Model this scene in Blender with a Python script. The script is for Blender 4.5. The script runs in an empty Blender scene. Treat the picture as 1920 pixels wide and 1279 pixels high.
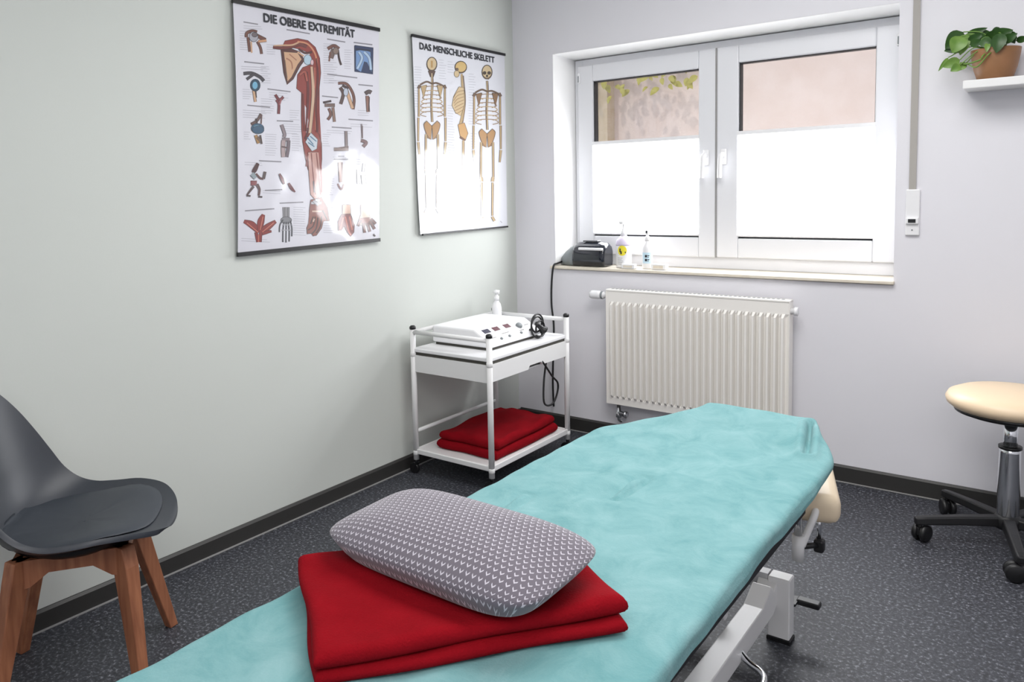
import bpy, bmesh, math, random
from mathutils import Vector, Matrix, Euler
random.seed(7)
PI = math.pi
scene = bpy.context.scene
COL = scene.collection

# ------------------------------------------------------------------ camera
F, PX, PY = 1461.404, 864.83, 485.115
ROT = Euler((1.485455, 0.0242927, 0.6615956), 'XYZ')
CAM = Vector((2.53266, -3.76130, 1.35))
RM = ROT.to_matrix()
cd = bpy.data.cameras.new('camera'); cam = bpy.data.objects.new('camera', cd); COL.objects.link(cam)
cam.location = CAM; cam.rotation_euler = ROT
cd.sensor_fit = 'HORIZONTAL'; cd.sensor_width = 36; cd.lens = F * 36 / 1920
cd.shift_x = (960 - PX) / 1920; cd.shift_y = (PY - 639.5) / 1920
cd.clip_start = 0.05; cd.clip_end = 100
scene.camera = cam

def survey(x, y, ax, val):
    """point of the room on the plane axis=val sighted at picture position x, y"""
    d = RM @ Vector(((x - PX) / F, -(y - PY) / F, -1.0))
    return CAM + d * ((val - CAM[ax]) / d[ax])

# ------------------------------------------------------------------ materials
def lin(c):
    return tuple(((v / 255) / 12.92 if v / 255 <= 0.04045 else (((v / 255) + 0.055) / 1.055) ** 2.4) for v in c) + (1,)

def mat(name, rgb, rough=0.5, metal=0.0, noise=None, bump=None, coat=0.0, spec=0.5, sheen=0.0, rgb2=None):
    """noise=(scale, contrast 0..1 towards rgb2); bump=(scale, strength, distance)"""
    m = bpy.data.materials.new(name); m.use_nodes = True
    nt = m.node_tree; b = nt.nodes['Principled BSDF']
    b.inputs['Base Color'].default_value = lin(rgb)
    b.inputs['Roughness'].default_value = rough
    b.inputs['Metallic'].default_value = metal
    b.inputs['Specular IOR Level'].default_value = spec
    b.inputs['Coat Weight'].default_value = coat
    b.inputs['Sheen Weight'].default_value = sheen
    tc = nt.nodes.new('ShaderNodeTexCoord')
    if noise:
        n = nt.nodes.new('ShaderNodeTexNoise'); n.inputs['Scale'].default_value = noise[0]; n.inputs['Detail'].default_value = 4
        r = nt.nodes.new('ShaderNodeValToRGB')
        r.color_ramp.elements[0].position = .5 - noise[1]; r.color_ramp.elements[1].position = .5 + noise[1]
        r.color_ramp.elements[0].color = lin(rgb); r.color_ramp.elements[1].color = lin(rgb2 or rgb)
        nt.links.new(tc.outputs['Object'], n.inputs['Vector']); nt.links.new(n.outputs['Fac'], r.inputs['Fac'])
        nt.links.new(r.outputs['Color'], b.inputs['Base Color'])
    if bump:
        n2 = nt.nodes.new('ShaderNodeTexNoise'); n2.inputs['Scale'].default_value = bump[0]; n2.inputs['Detail'].default_value = 5
        bp = nt.nodes.new('ShaderNodeBump'); bp.inputs['Strength'].default_value = bump[1]; bp.inputs['Distance'].default_value = bump[2]
        nt.links.new(tc.outputs['Object'], n2.inputs['Vector']); nt.links.new(n2.outputs['Fac'], bp.inputs['Height'])
        nt.links.new(bp.outputs['Normal'], b.inputs['Normal'])
    return m

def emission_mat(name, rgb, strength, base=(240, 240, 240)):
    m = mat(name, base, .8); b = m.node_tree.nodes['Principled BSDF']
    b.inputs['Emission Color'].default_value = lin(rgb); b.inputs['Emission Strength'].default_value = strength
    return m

M = {}
M['wall_l'] = mat('sage_grey_paint', (203, 207, 202), .85, bump=(180, .06, .002), noise=(1.2, .3), rgb2=(206, 210, 205))
M['wall_b'] = mat('lavender_grey_paint', (230, 229, 235), .85, bump=(180, .06, .002), noise=(1.2, .3), rgb2=(232, 231, 236))
M['ceil'] = mat('white_ceiling_paint', (235, 235, 233), .9)
M['reveal'] = mat('white_reveal_paint', (252, 252, 252), .8)
M['baseb'] = mat('dark_rubber_skirting', (50, 49, 48), .45, bump=(60, .1, .002))
M['caulk'] = mat('pale_joint', (150, 149, 148), .6)
M['pvc'] = mat('white_window_plastic', (231, 232, 236), .35)
M['pvc_dark'] = mat('black_gasket', (35, 38, 42), .5)
M['sill'] = mat('cream_stone', (232, 224, 208), .35, noise=(30, .2), rgb2=(222, 212, 196))
M['white'] = mat('white_lacquer', (232, 232, 232), .35)
M['white2'] = mat('white_plastic', (238, 238, 240), .4)
M['rad'] = mat('warm_white_enamel', (246, 243, 238), .4)
M['black'] = mat('black_plastic', (22, 22, 24), .4)
M['blackg'] = mat('glossy_black_plastic', (20, 25, 36), .12, coat=.6)
M['chrome'] = mat('chrome', (225, 227, 230), .12, metal=1)
M['steel'] = mat('grey_lacquered_steel', (196, 196, 198), .4)
M['brushed'] = mat('grey_plastic', (132, 138, 140), .5)
M['cream'] = mat('cream_leather', (238, 214, 182), .42, bump=(90, .12, .002))
M['beige'] = mat('beige_leather', (226, 208, 180), .45, bump=(90, .1, .002))
M['shell'] = mat('slate_grey_shell', (47, 51, 59), .42)
M['pad'] = mat('slate_grey_leatherette', (52, 57, 65), .5, bump=(220, .08, .001))
M['red'] = mat('red_fleece', (122, 9, 20), .95, spec=.08, sheen=0, bump=(260, .5, .003), noise=(14, .3), rgb2=(138, 13, 25))
M['strap'] = mat('grey_woven_strap', (172, 168, 163), .8)
M['pot'] = mat('terracotta_glaze', (158, 112, 78), .5, noise=(9, .25), rgb2=(128, 92, 56))
M['leaf'] = mat('deep_green_leaf', (34, 66, 26), .4, noise=(30, .3), rgb2=(56, 92, 36))
M['leaf2'] = mat('bright_green_leaf', (86, 128, 44), .4, noise=(30, .3), rgb2=(120, 150, 72))
M['soil'] = mat('dark_soil', (44, 34, 26), .95)
M['display'] = mat('dark_red_display', (88, 34, 46), .25)
M['displayb'] = mat('dark_blue_display', (46, 44, 66), .25)
M['yellow'] = mat('yellow_label', (236, 222, 60), .5)
M['bluelabel'] = mat('pale_blue_label', (200, 226, 240), .5)
M['ink'] = mat('dark_print', (40, 42, 48), .6)
M['lilac'] = mat('lilac_cap', (214, 204, 226), .5)
M['ivy'] = mat('sunlit_yellow_green_leaf', (188, 178, 100), .6, noise=(20, .3), rgb2=(150, 140, 70))
M['shadow_gap'] = mat('dark_seam', (70, 68, 62), .7)

def wood_mat():
    m = mat('brown_beech_wood', (150, 96, 66), .5); nt = m.node_tree; b = nt.nodes['Principled BSDF']
    tc = nt.nodes.new('ShaderNodeTexCoord'); mp = nt.nodes.new('ShaderNodeMapping'); mp.inputs['Scale'].default_value = (60, 60, 5)
    n = nt.nodes.new('ShaderNodeTexNoise'); n.inputs['Scale'].default_value = 1; n.inputs['Detail'].default_value = 6
    r = nt.nodes.new('ShaderNodeValToRGB'); r.color_ramp.elements[0].position = .3; r.color_ramp.elements[1].position = .75
    r.color_ramp.elements[0].color = lin((128, 78, 54)); r.color_ramp.elements[1].color = lin((170, 112, 80))
    nt.links.new(tc.outputs['Object'], mp.inputs['Vector']); nt.links.new(mp.outputs['Vector'], n.inputs['Vector'])
    nt.links.new(n.outputs['Fac'], r.inputs['Fac']); nt.links.new(r.outputs['Color'], b.inputs['Base Color'])
    return m
M['wood'] = wood_mat()

def floor_mat():
    m = mat('speckled_charcoal_vinyl', (44, 46, 52), .55); nt = m.node_tree; b = nt.nodes['Principled BSDF']
    tc = nt.nodes.new('ShaderNodeTexCoord')
    n = nt.nodes.new('ShaderNodeTexNoise'); n.inputs['Scale'].default_value = 90; n.inputs['Detail'].default_value = 3; n.inputs['Roughness'].default_value = .7
    r = nt.nodes.new('ShaderNodeValToRGB'); r.color_ramp.elements[0].position = .36; r.color_ramp.elements[1].position = .72
    r.color_ramp.elements[0].color = lin((36, 37, 42)); r.color_ramp.elements[1].color = lin((140, 142, 150))
    e = r.color_ramp.elements.new(.55); e.color = lin((60, 62, 69))
    nt.links.new(tc.outputs['Object'], n.inputs['Vector']); nt.links.new(n.outputs['Fac'], r.inputs['Fac'])
    nt.links.new(r.outputs['Color'], b.inputs['Base Color'])
    return m
M['floor'] = floor_mat()

def sheet_mat():
    m = mat('aqua_terry_cloth', (150, 206, 207), .95, spec=.2, sheen=.05, bump=(240, .35, .003)); nt = m.node_tree; b = nt.nodes['Principled BSDF']
    tc = nt.nodes.new('ShaderNodeTexCoord')
    n = nt.nodes.new('ShaderNodeTexNoise'); n.inputs['Scale'].default_value = 9; n.inputs['Detail'].default_value = 8; n.inputs['Roughness'].default_value = .65
    n.inputs['Distortion'].default_value = .6
    r = nt.nodes.new('ShaderNodeValToRGB'); r.color_ramp.elements[0].position = .3; r.color_ramp.elements[1].position = .72
    r.color_ramp.elements[0].color = lin((100, 150, 153)); r.color_ramp.elements[1].color = lin((134, 174, 177))
    nt.links.new(tc.outputs['Object'], n.inputs['Vector']); nt.links.new(n.outputs['Fac'], r.inputs['Fac'])
    nt.links.new(r.outputs['Color'], b.inputs['Base Color'])
    return m
M['sheet'] = sheet_mat()

def pillow_mat():
    m = mat('grey_chevron_knit', (112, 106, 116), .85, sheen=.3); nt = m.node_tree; b = nt.nodes['Principled BSDF']
    L = nt.links.new
    uv = nt.nodes.new('ShaderNodeUVMap'); uv.uv_map = 'UVMap'
    sep = nt.nodes.new('ShaderNodeSeparateXYZ'); L(uv.outputs['UV'], sep.inputs[0])
    def mth(op, a, bb=None, c=None):
        n = nt.nodes.new('ShaderNodeMath'); n.operation = op
        for i, v in enumerate((a, bb, c)):
            if v is None: continue
            if isinstance(v, (int, float)): n.inputs[i].default_value = v
            else: L(v, n.inputs[i])
        return n.outputs[0]
    u = mth('MULTIPLY', sep.outputs[0], 37.0); v = mth('MULTIPLY', sep.outputs[1], 40.0)
    row = mth('FLOOR', v)
    u2 = mth('ADD', u, mth('MULTIPLY', mth('MODULO', row, 2.0), .5))
    fu = mth('SUBTRACT', mth('FRACT', u2), .5); fv = mth('FRACT', v)
    vee = mth('ABSOLUTE', mth('SUBTRACT', fv, mth('ADD', mth('MULTIPLY', mth('ABSOLUTE', fu), 1.3), .2)))
    mask = mth('MULTIPLY', mth('LESS_THAN', vee, .13), mth('LESS_THAN', mth('ABSOLUTE', fu), .3))
    mix = nt.nodes.new('ShaderNodeMix'); mix.data_type = 'RGBA'
    mix.inputs[6].default_value = lin((98, 92, 102)); mix.inputs[7].default_value = lin((188, 184, 194))
    L(mask, mix.inputs[0]); L(mix.outputs[2], b.inputs['Base Color'])
    bp = nt.nodes.new('ShaderNodeBump'); bp.inputs['Strength'].default_value = .5; bp.inputs['Distance'].default_value = .004
    L(mask, bp.inputs['Height']); L(bp.outputs['Normal'], b.inputs['Normal'])
    return m
M['pillow'] = pillow_mat()

def print_mat():
    """laminated printed sheet: colours of the print live in the mesh's own colour layer"""
    m = mat('laminated_print', (225, 225, 230), .3, coat=1.0); nt = m.node_tree; b = nt.nodes['Principled BSDF']
    a = nt.nodes.new('ShaderNodeVertexColor'); a.layer_name = 'Col'
    nt.links.new(a.outputs['Color'], b.inputs['Base Color'])
    b.inputs['Roughness'].default_value = .5; b.inputs['Coat Roughness'].default_value = .12
    tc = nt.nodes.new('ShaderNodeTexCoord'); n = nt.nodes.new('ShaderNodeTexNoise'); n.inputs['Scale'].default_value = 5; n.inputs['Detail'].default_value = 1
    bp = nt.nodes.new('ShaderNodeBump'); bp.inputs['Strength'].default_value = .45; bp.inputs['Distance'].default_value = .03
    nt.links.new(tc.outputs['Object'], n.inputs['Vector']); nt.links.new(n.outputs['Fac'], bp.inputs['Height'])
    nt.links.new(bp.outputs['Normal'], b.inputs['Coat Normal'])
    return m
M['print'] = print_mat()

def glass_mat():
    m = bpy.data.materials.new('window_glass'); m.use_nodes = True; nt = m.node_tree; nt.nodes.clear()
    o = nt.nodes.new('ShaderNodeOutputMaterial'); t = nt.nodes.new('ShaderNodeBsdfTransparent'); g = nt.nodes.new('ShaderNodeBsdfGlossy')
    g.inputs['Roughness'].default_value = .02; fr = nt.nodes.new('ShaderNodeFresnel'); fr.inputs['IOR'].default_value = 1.45
    t.inputs['Color'].default_value = (.97, .98, .98, 1)
    x = nt.nodes.new('ShaderNodeMixShader')
    nt.links.new(fr.outputs[0], x.inputs[0]); nt.links.new(t.outputs[0], x.inputs[1]); nt.links.new(g.outputs[0], x.inputs[2]); nt.links.new(x.outputs[0], o.inputs[0])
    return m
M['glass'] = glass_mat()
M['blind'] = emission_mat('emissive_white_blind_cloth', (250, 252, 255), 13, (245, 245, 245))  # cloth emits its own glow, standing in for daylight shining through it
def stucco():
    m = mat('pink_stucco', (214, 197, 191), .9, noise=(6, .25), rgb2=(206, 186, 178), bump=(20, .4, .02)); return m
M['stucco'] = stucco()
M['stucco_tan'] = mat('tan_stucco', (204, 186, 166), .9, noise=(14, .25), rgb2=(186, 166, 140))

# ------------------------------------------------------------------ mesh helpers
def add_box(bm, lo, hi, mi=0):
    vs = [bm.verts.new((x, y, z)) for x in (lo[0], hi[0]) for y in (lo[1], hi[1]) for z in (lo[2], hi[2])]
    for f in ((0, 1, 3, 2), (4, 6, 7, 5), (0, 4, 5, 1), (2, 3, 7, 6), (0, 2, 6, 4), (1, 5, 7, 3)):
        bm.faces.new([vs[i] for i in f]).material_index = mi
    return vs

def add_rbox(bm, lo, hi, r=.01, seg=3, mi=0, xf=None):
    t = bmesh.new(); add_box(t, lo, hi)
    bmesh.ops.bevel(t, geom=t.edges[:], offset=r, segments=seg, profile=.5, affect='EDGES')
    if xf is not None: bmesh.ops.transform(t, matrix=xf, verts=t.verts)
    merge(bm, t, mi)

def merge(bm, t, mi=None):
    mp = {}
    for v in t.verts: mp[v] = bm.verts.new(v.co)
    for f in t.faces:
        try:
            g = bm.faces.new([mp[v] for v in f.verts]); g.smooth = f.smooth
            g.material_index = f.material_index if mi is None else mi
        except ValueError: pass
    t.free()

def frame_of(d):
    d = d.normalized(); u = Vector((0, 0, 1)) if abs(d.z) < .9 else Vector((1, 0, 0))
    a = d.cross(u).normalized(); return a, d.cross(a).normalized()

def add_tube(bm, pts, r, n=12, mi=0, cap=True, closed=False):
    pts = [Vector(p) for p in pts]; rs = r if isinstance(r, (list, tuple)) else [r] * len(pts)
    rings = []; a = None
    for i, p in enumerate(pts):
        if closed: d = pts[(i + 1) % len(pts)] - pts[i - 1]
        else: d = pts[min(i + 1, len(pts) - 1)] - pts[max(i - 1, 0)]
        d.normalize()
        if a is None: a, b = frame_of(d)
        else:
            a = (a - d * a.dot(d)).normalized(); b = d.cross(a)
        rings.append([bm.verts.new(p + (a * math.cos(2 * PI * k / n) + b * math.sin(2 * PI * k / n)) * rs[i]) for k in range(n)])
    m = len(rings)
    for i in range(m if closed else m - 1):
        A, B = rings[i], rings[(i + 1) % m]
        for k in range(n):
            f = bm.faces.new((A[k], A[(k + 1) % n], B[(k + 1) % n], B[k])); f.material_index = mi; f.smooth = True
    if cap and not closed:
        for q in (rings[0], list(reversed(rings[-1]))):
            f = bm.faces.new(list(reversed(q))); f.material_index = mi

def smooth_path(pts, per=8):
    pts = [Vector(p) for p in pts]; out = []
    for i in range(len(pts) - 1):
        p0, p1, p2, p3 = pts[max(i - 1, 0)], pts[i], pts[i + 1], pts[min(i + 2, len(pts) - 1)]
        for k in range(per):
            t = k / per
            out.append(.5 * ((2 * p1) + (p2 - p0) * t + (2 * p0 - 5 * p1 + 4 * p2 - p3) * t * t + (3 * p1 - p0 - 3 * p2 + p3) * t ** 3))
    return out + [pts[-1]]

def add_lathe(bm, prof, c=(0, 0, 0), n=32, mi=0, ax=None, smooth=True):
    """prof: (r, h) list about axis ax (default z) from point c"""
    ax = Vector(ax or (0, 0, 1)).normalized(); a, b = frame_of(ax); c = Vector(c); rings = []
    for r, h in prof:
        if r < 1e-6: rings.append([bm.verts.new(c + ax * h)])
        else: rings.append([bm.verts.new(c + ax * h + (a * math.cos(2 * PI * k / n) + b * math.sin(2 * PI * k / n)) * r) for k in range(n)])
    for A, B in zip(rings, rings[1:]):
        for k in range(n):
            k2 = (k + 1) % n
            if len(A) == 1 and len(B) == 1: continue
            if len(A) == 1: q = (A[0], B[k2], B[k])
            elif len(B) == 1: q = (A[k], A[k2], B[0])
            else: q = (A[k], A[k2], B[k2], B[k])
            f = bm.faces.new(q); f.material_index = mi; f.smooth = smooth
    for R_, rev in ((rings[0], True), (rings[-1], False)):
        if len(R_) > 1: bm.faces.new(R_ if not rev else list(reversed(R_))).material_index = mi

def add_prism(bm, poly, axis, lo, hi, mi=0):
    """extrude 2D polygon along axis (0 x,1 y,2 z); polygon holds the other two coords in order"""
    def P(p, h):
        q = list(p); q.insert(axis, h); return q
    A = [bm.verts.new(P(p, lo)) for p in poly]; B = [bm.verts.new(P(p, hi)) for p in poly]; n = len(poly)
    bm.faces.new(A).material_index = mi; bm.faces.new(list(reversed(B))).material_index = mi
    for i in range(n): bm.faces.new((A[i], B[i], B[(i + 1) % n], A[(i + 1) % n])).material_index = mi

def add_loft(bm, a, b, mi=0):
    """solid between two equal-length loops"""
    A = [bm.verts.new(p) for p in a]; B = [bm.verts.new(p) for p in b]; n = len(A)
    bm.faces.new(A).material_index = mi; bm.faces.new(list(reversed(B))).material_index = mi
    for i in range(n): bm.faces.new((A[i], B[i], B[(i + 1) % n], A[(i + 1) % n])).material_index = mi

def obj(name, bm, mats, parent=None, smooth=None, bevel=None, recalc=True):
    if recalc: bmesh.ops.recalc_face_normals(bm, faces=bm.faces[:])
    me = bpy.data.meshes.new(name); 
    if smooth is not None:
        for f in bm.faces: f.smooth = smooth
    bm.to_mesh(me); bm.free()
    for m in (mats if isinstance(mats, (list, tuple)) else [mats]): me.materials.append(m)
    o = bpy.data.objects.new(name, me); COL.objects.link(o)
    if parent is not None:
        o.parent = parent; o.matrix_parent_inverse = parent.matrix_basis.inverted()
    if bevel:
        b = o.modifiers.new('bevel', 'BEVEL'); b.width = bevel; b.segments = 2; b.limit_method = 'ANGLE'
    return o

def tag(o, label, cat, group=None):
    o['label'] = label; o['category'] = cat
    if group: o['group'] = group
    return o

def thing(name, label, cat, loc=(0, 0, 0), group=None):
    o = bpy.data.objects.new(name, None); COL.objects.link(o); o.location = loc; o.empty_display_size = .05
    return tag(o, label, cat, group)

def struct(name, bm, mats, label=None, parent=None, **k):
    o = obj(name, bm, mats, parent, **k)
    if parent is None:
        o['kind'] = 'structure'
    if label: o['label'] = label
    return o
def bmn(): return bmesh.new()

# ------------------------------------------------------------------ room shell
RX, RY, RZ = 4.3, -5.2, 2.62
b = bmn(); add_box(b, (-.2, RY - .2, -.1), (RX + .2, .25, 0)); struct('floor', b, M['floor'], 'dark charcoal speckled vinyl floor')
b = bmn(); add_box(b, (-.15, RY, 0), (0, 0, RZ)); struct('wall_left', b, M['wall_l'], 'pale sage grey wall with two anatomy posters')
WX0, WX1, WZ0, WZ1, WD = .262, 1.945, .905, 2.093, .18        # window opening
FX0, FX1, FZ0, FZ1 = .297, 1.972, .9255, 2.072
b = bmn()
add_box(b, (-.15, 0, 0), (WX0, .32, RZ)); add_box(b, (WX1, 0, 0), (RX + .15, .32, RZ))
add_box(b, (WX0, 0, 0), (WX1, .32, WZ0)); add_box(b, (WX0, 0, WZ1), (WX1, .32, RZ))
struct('wall_back', b, M['wall_b'], 'pale lavender grey wall with window, radiator and shelf')
b = bmn(); add_box(b, (RX, RY, 0), (RX + .15, 0, RZ)); struct('wall_right', b, M['wall_b'], 'plain pale wall to the right')
b = bmn(); add_box(b, (-.15, RY - .15, 0), (RX + .15, RY, RZ)); struct('wall_front', b, M['wall_b'], 'plain pale wall behind the viewer')
b = bmn(); add_box(b, (-.15, RY - .15, RZ), (RX + .15, .32, RZ + .1)); struct('ceiling', b, M['ceil'], 'plain white ceiling')
# bright painted reveal lining the opening
b = bmn()
def slab(bm, quad, d):
    add_loft(bm, quad, [Vector(p) + Vector(d) for p in quad])
slab(b, [(WX0 + .002, .0, WZ0), (FX0 + .002, WD + .07, WZ0), (FX0 + .002, WD + .07, WZ1 - .012), (WX0 + .002, .0, WZ1 - .002)], (-.0015, 0, 0))
slab(b, [(WX0 + .002, 0, WZ1 - .002), (WX1, 0, WZ1 - .002), (WX1 + .0, WD + .07, FZ1 - .0), (FX0, WD + .07, FZ1)], (0, 0, .0015))
struct('trim_1', b, M['reveal'], 'bright white painted window reveal')
# sill
b = bmn(); add_rbox(b, (.238, -.022, .909), (WX1 + .005, WD + .02, .925), .004, 2)
struct('trim_2', b, M['sill'], 'cream stone window sill')
# skirting
b = bmn(); add_prism(b, [(0.0005, .001), (.014, .001), (.014, .058), (.006, .066), (0.0005, .066)], 1, RY, -.001)
b2 = b; struct('baseboard_left', b2, M['baseb'], 'dark skirting along the left wall')
b = bmn(); add_prism(b, [(-.0005, .001), (-.014, .001), (-.014, .068), (-.006, .076), (-.0005, .076)], 0, .015, RX)
struct('baseboard_back', b, M['baseb'], 'dark skirting along the back wall')
b = bmn(); add_box(b, (.0142, RY, .0005), (.0225, -.02, .0035)); add_box(b, (.0145, -.0225, .0005), (RX, -.0142, .0035))
struct('trim_3', b, M['caulk'], 'pale joint line between skirting and floor')

# ------------------------------------------------------------------ window
win = bpy.data.objects.new('window_1', None); COL.objects.link(win); win.location = (1.12, WD, .945)
win['kind'] = 'structure'; win['label'] = 'white double casement window with half height blinds'
y0, y1 = WD, WD + .065
b = bmn()
def ring(bm, x0, x1, z0, z1, w, ya, yb, wz=None):
    wl, wr, wb, wt = w
    add_box(bm, (x0, ya, z0), (x0 + wl, yb, z1)); add_box(bm, (x1 - wr, ya, z0), (x1, yb, z1))
    add_box(bm, (x0 + wl, ya, z0), (x1 - wr, yb, z0 + wb)); add_box(bm, (x0 + wl, ya, z1 - wt), (x1 - wr, yb, z1))
ring(b, FX0, FX1, FZ0, FZ1, (.05, .05, .06, .05), y0 + .006, y1)
struct('window_frame', b, M['pvc'], parent=win, bevel=.003)
def sash(x0, x1, z0, z1, gx0, gx1, gz0, gz1, hinge_x, hx, flip):
    b = bmn(); ya = y0 - .012
    ring(b, x0, x1, z0, z1, (gx0 - x0, x1 - gx1, gz0 - z0, z1 - gz1), ya, y0 + .05)
    s = struct('window_sash', b, M['pvc'], parent=win, bevel=.006)
    b = bmn(); ring(b, gx0 - .001, gx1 + .001, gz0 - .001, gz1 + .001, (.006, .004, .008, .005), y0 + .004, y0 + .045)
    struct('gasket', b, M['pvc_dark'], parent=s)
    b = bmn(); add_box(b, (gx0, y0 + .03, gz0), (gx1, y0 + .034, gz1)); struct('pane', b, M['glass'], parent=s)
    # hinge cover
    for hz in (z1 - .055,):
        b = bmn(); add_rbox(b, (hinge_x - .007, ya - .010, hz - .04), (hinge_x + .007, ya + .004, hz + .015), .004, 2)
        add_rbox(b, (hinge_x - .003, ya - .012, hz - .034), (hinge_x + .003, ya - .009, hz - .0), .001, 1, mi=1)
        struct('hinge_cover', b, [M['white2'], M['brushed']], parent=s, smooth=False)
    # handle
    b = bmn(); add_rbox(b, (hx - .016, ya - .010, 1.455), (hx + .016, ya + .001, 1.535), .006, 2)
    add_tube(b, smooth_path([(hx, ya - .005, 1.505), (hx, ya - .035, 1.505), (hx - .003 * flip, ya - .045, 1.49), (hx - .006 * flip, ya - .045, 1.44), (hx - .008 * flip, ya - .043, 1.39)], 5), .0115, 12)
    struct('handle', b, M['white2'], parent=s, smooth=True)
    return s
sash(.322, 1.110, .984, 2.036, .415, 1.020, 1.086, 1.946, .332, 1.062, 1)
sash(1.114, 1.930, .986, 2.036, 1.222, 1.830, 1.084, 1.952, 1.918, 1.152, 1)
b = bmn(); add_box(b, (1.108, y0 - .014, .984), (1.116, y0 - .0115, 2.036)); struct('gap_seal', b, M['caulk'], parent=win)
# pleated blinds drawn half way up
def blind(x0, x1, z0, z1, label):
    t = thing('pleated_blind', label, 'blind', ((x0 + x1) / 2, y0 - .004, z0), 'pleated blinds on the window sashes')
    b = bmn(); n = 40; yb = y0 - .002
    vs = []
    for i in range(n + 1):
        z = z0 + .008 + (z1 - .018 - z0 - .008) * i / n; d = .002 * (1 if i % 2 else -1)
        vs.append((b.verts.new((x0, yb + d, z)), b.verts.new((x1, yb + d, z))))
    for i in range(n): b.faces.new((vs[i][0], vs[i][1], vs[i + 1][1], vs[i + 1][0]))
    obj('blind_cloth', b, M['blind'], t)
    b = bmn(); add_rbox(b, (x0 - .004, yb - .012, z1 - .02), (x1 + .004, yb + .012, z1), .003, 2); obj('top_rail', b, M['white2'], t)
    b = bmn(); add_rbox(b, (x0 - .002, yb - .010, z0), (x1 + .002, yb + .010, z0 + .010), .003, 2); obj('bottom_rail', b, M['white2'], t)
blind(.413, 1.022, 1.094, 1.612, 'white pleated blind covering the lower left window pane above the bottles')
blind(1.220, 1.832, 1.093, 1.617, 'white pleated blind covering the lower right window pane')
# outside
b = bmn(); add_box(b, (-1.4, 1.8, -.3), (4.6, 2.0, 4.2)); struct('wall_outside', b, M['stucco'], 'sunlit pink rendered wall outside the window')
b = bmn(); add_box(b, (-1.5, 1.68, -.3), (-.275, 1.799, 4.2)); struct('trim_4', b, M['stucco_tan'], 'tan pier of the house outside the window')

def leaf(bm, base, tip, width, up, mi=0, cup=.12):
    base, tip, up = Vector(base), Vector(tip), Vector(up).normalized(); d = tip - base; L = d.length; d.normalize(); s = d.cross(up).normalized(); n = s.cross(d)
    N = 8; rows_ = []
    for i in range(N + 1):
        t = i / N; w = width * .5 * (math.sin(PI * t ** .75) ** .8 if 0 < t < 1 else 0); c = base + d * L * t + n * (math.sin(PI * t) * L * .10)
        rows_.append([bm.verts.new(c + s * w * k + n * (abs(k) * w * cup * 2)) for k in (-1, -.5, 0, .5, 1)])
    for A, B in zip(rows_, rows_[1:]):
        for k in range(4):
            f = bm.faces.new((A[k], A[k + 1], B[k + 1], B[k])); f.smooth = True; f.material_index = mi
    bmesh.ops.remove_doubles(bm, verts=[v for r in (rows_[0], rows_[-1]) for v in r], dist=1e-6)
iv = thing('climbing_plant', 'yellow green leaves hanging down outside above the left window pane', 'plant', (.0, 1.79, 2.2))
b = bmn(); rl = random.Random(5)
for i in range(150):
    x = rl.uniform(-.75, .6); z = 2.46 - .40 * rl.random() ** 1.2 - .03 * (x < -.2); y = 1.63 + rl.uniform(-.04, .04)
    a = rl.uniform(-2.6, -.5); L = rl.uniform(.05, .085); leaf(b, (x, y, z), (x + L * math.cos(a), y - .01, z + L * math.sin(a)), L * .6, (rl.uniform(-.5, .5), -1, .4))
obj('foliage', b, M['ivy'], iv, recalc=False)
b = bmn()
add_tube(b, smooth_path([(.62, 1.792, 2.62), (.5, 1.66, 2.52), (.1, 1.64, 2.40), (-.4, 1.63, 2.44), (-.7, 1.63, 2.38)], 6), .006, 6)
for x in (-.2, .05, .42): add_tube(b, smooth_path([(x, 1.792, 2.7), (x + .04, 1.66, 2.45), (x - .02, 1.63, 2.3), (x + .03, 1.63, 2.16)], 5), .005, 6)
obj('stems', b, M['ivy'], iv)

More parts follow.
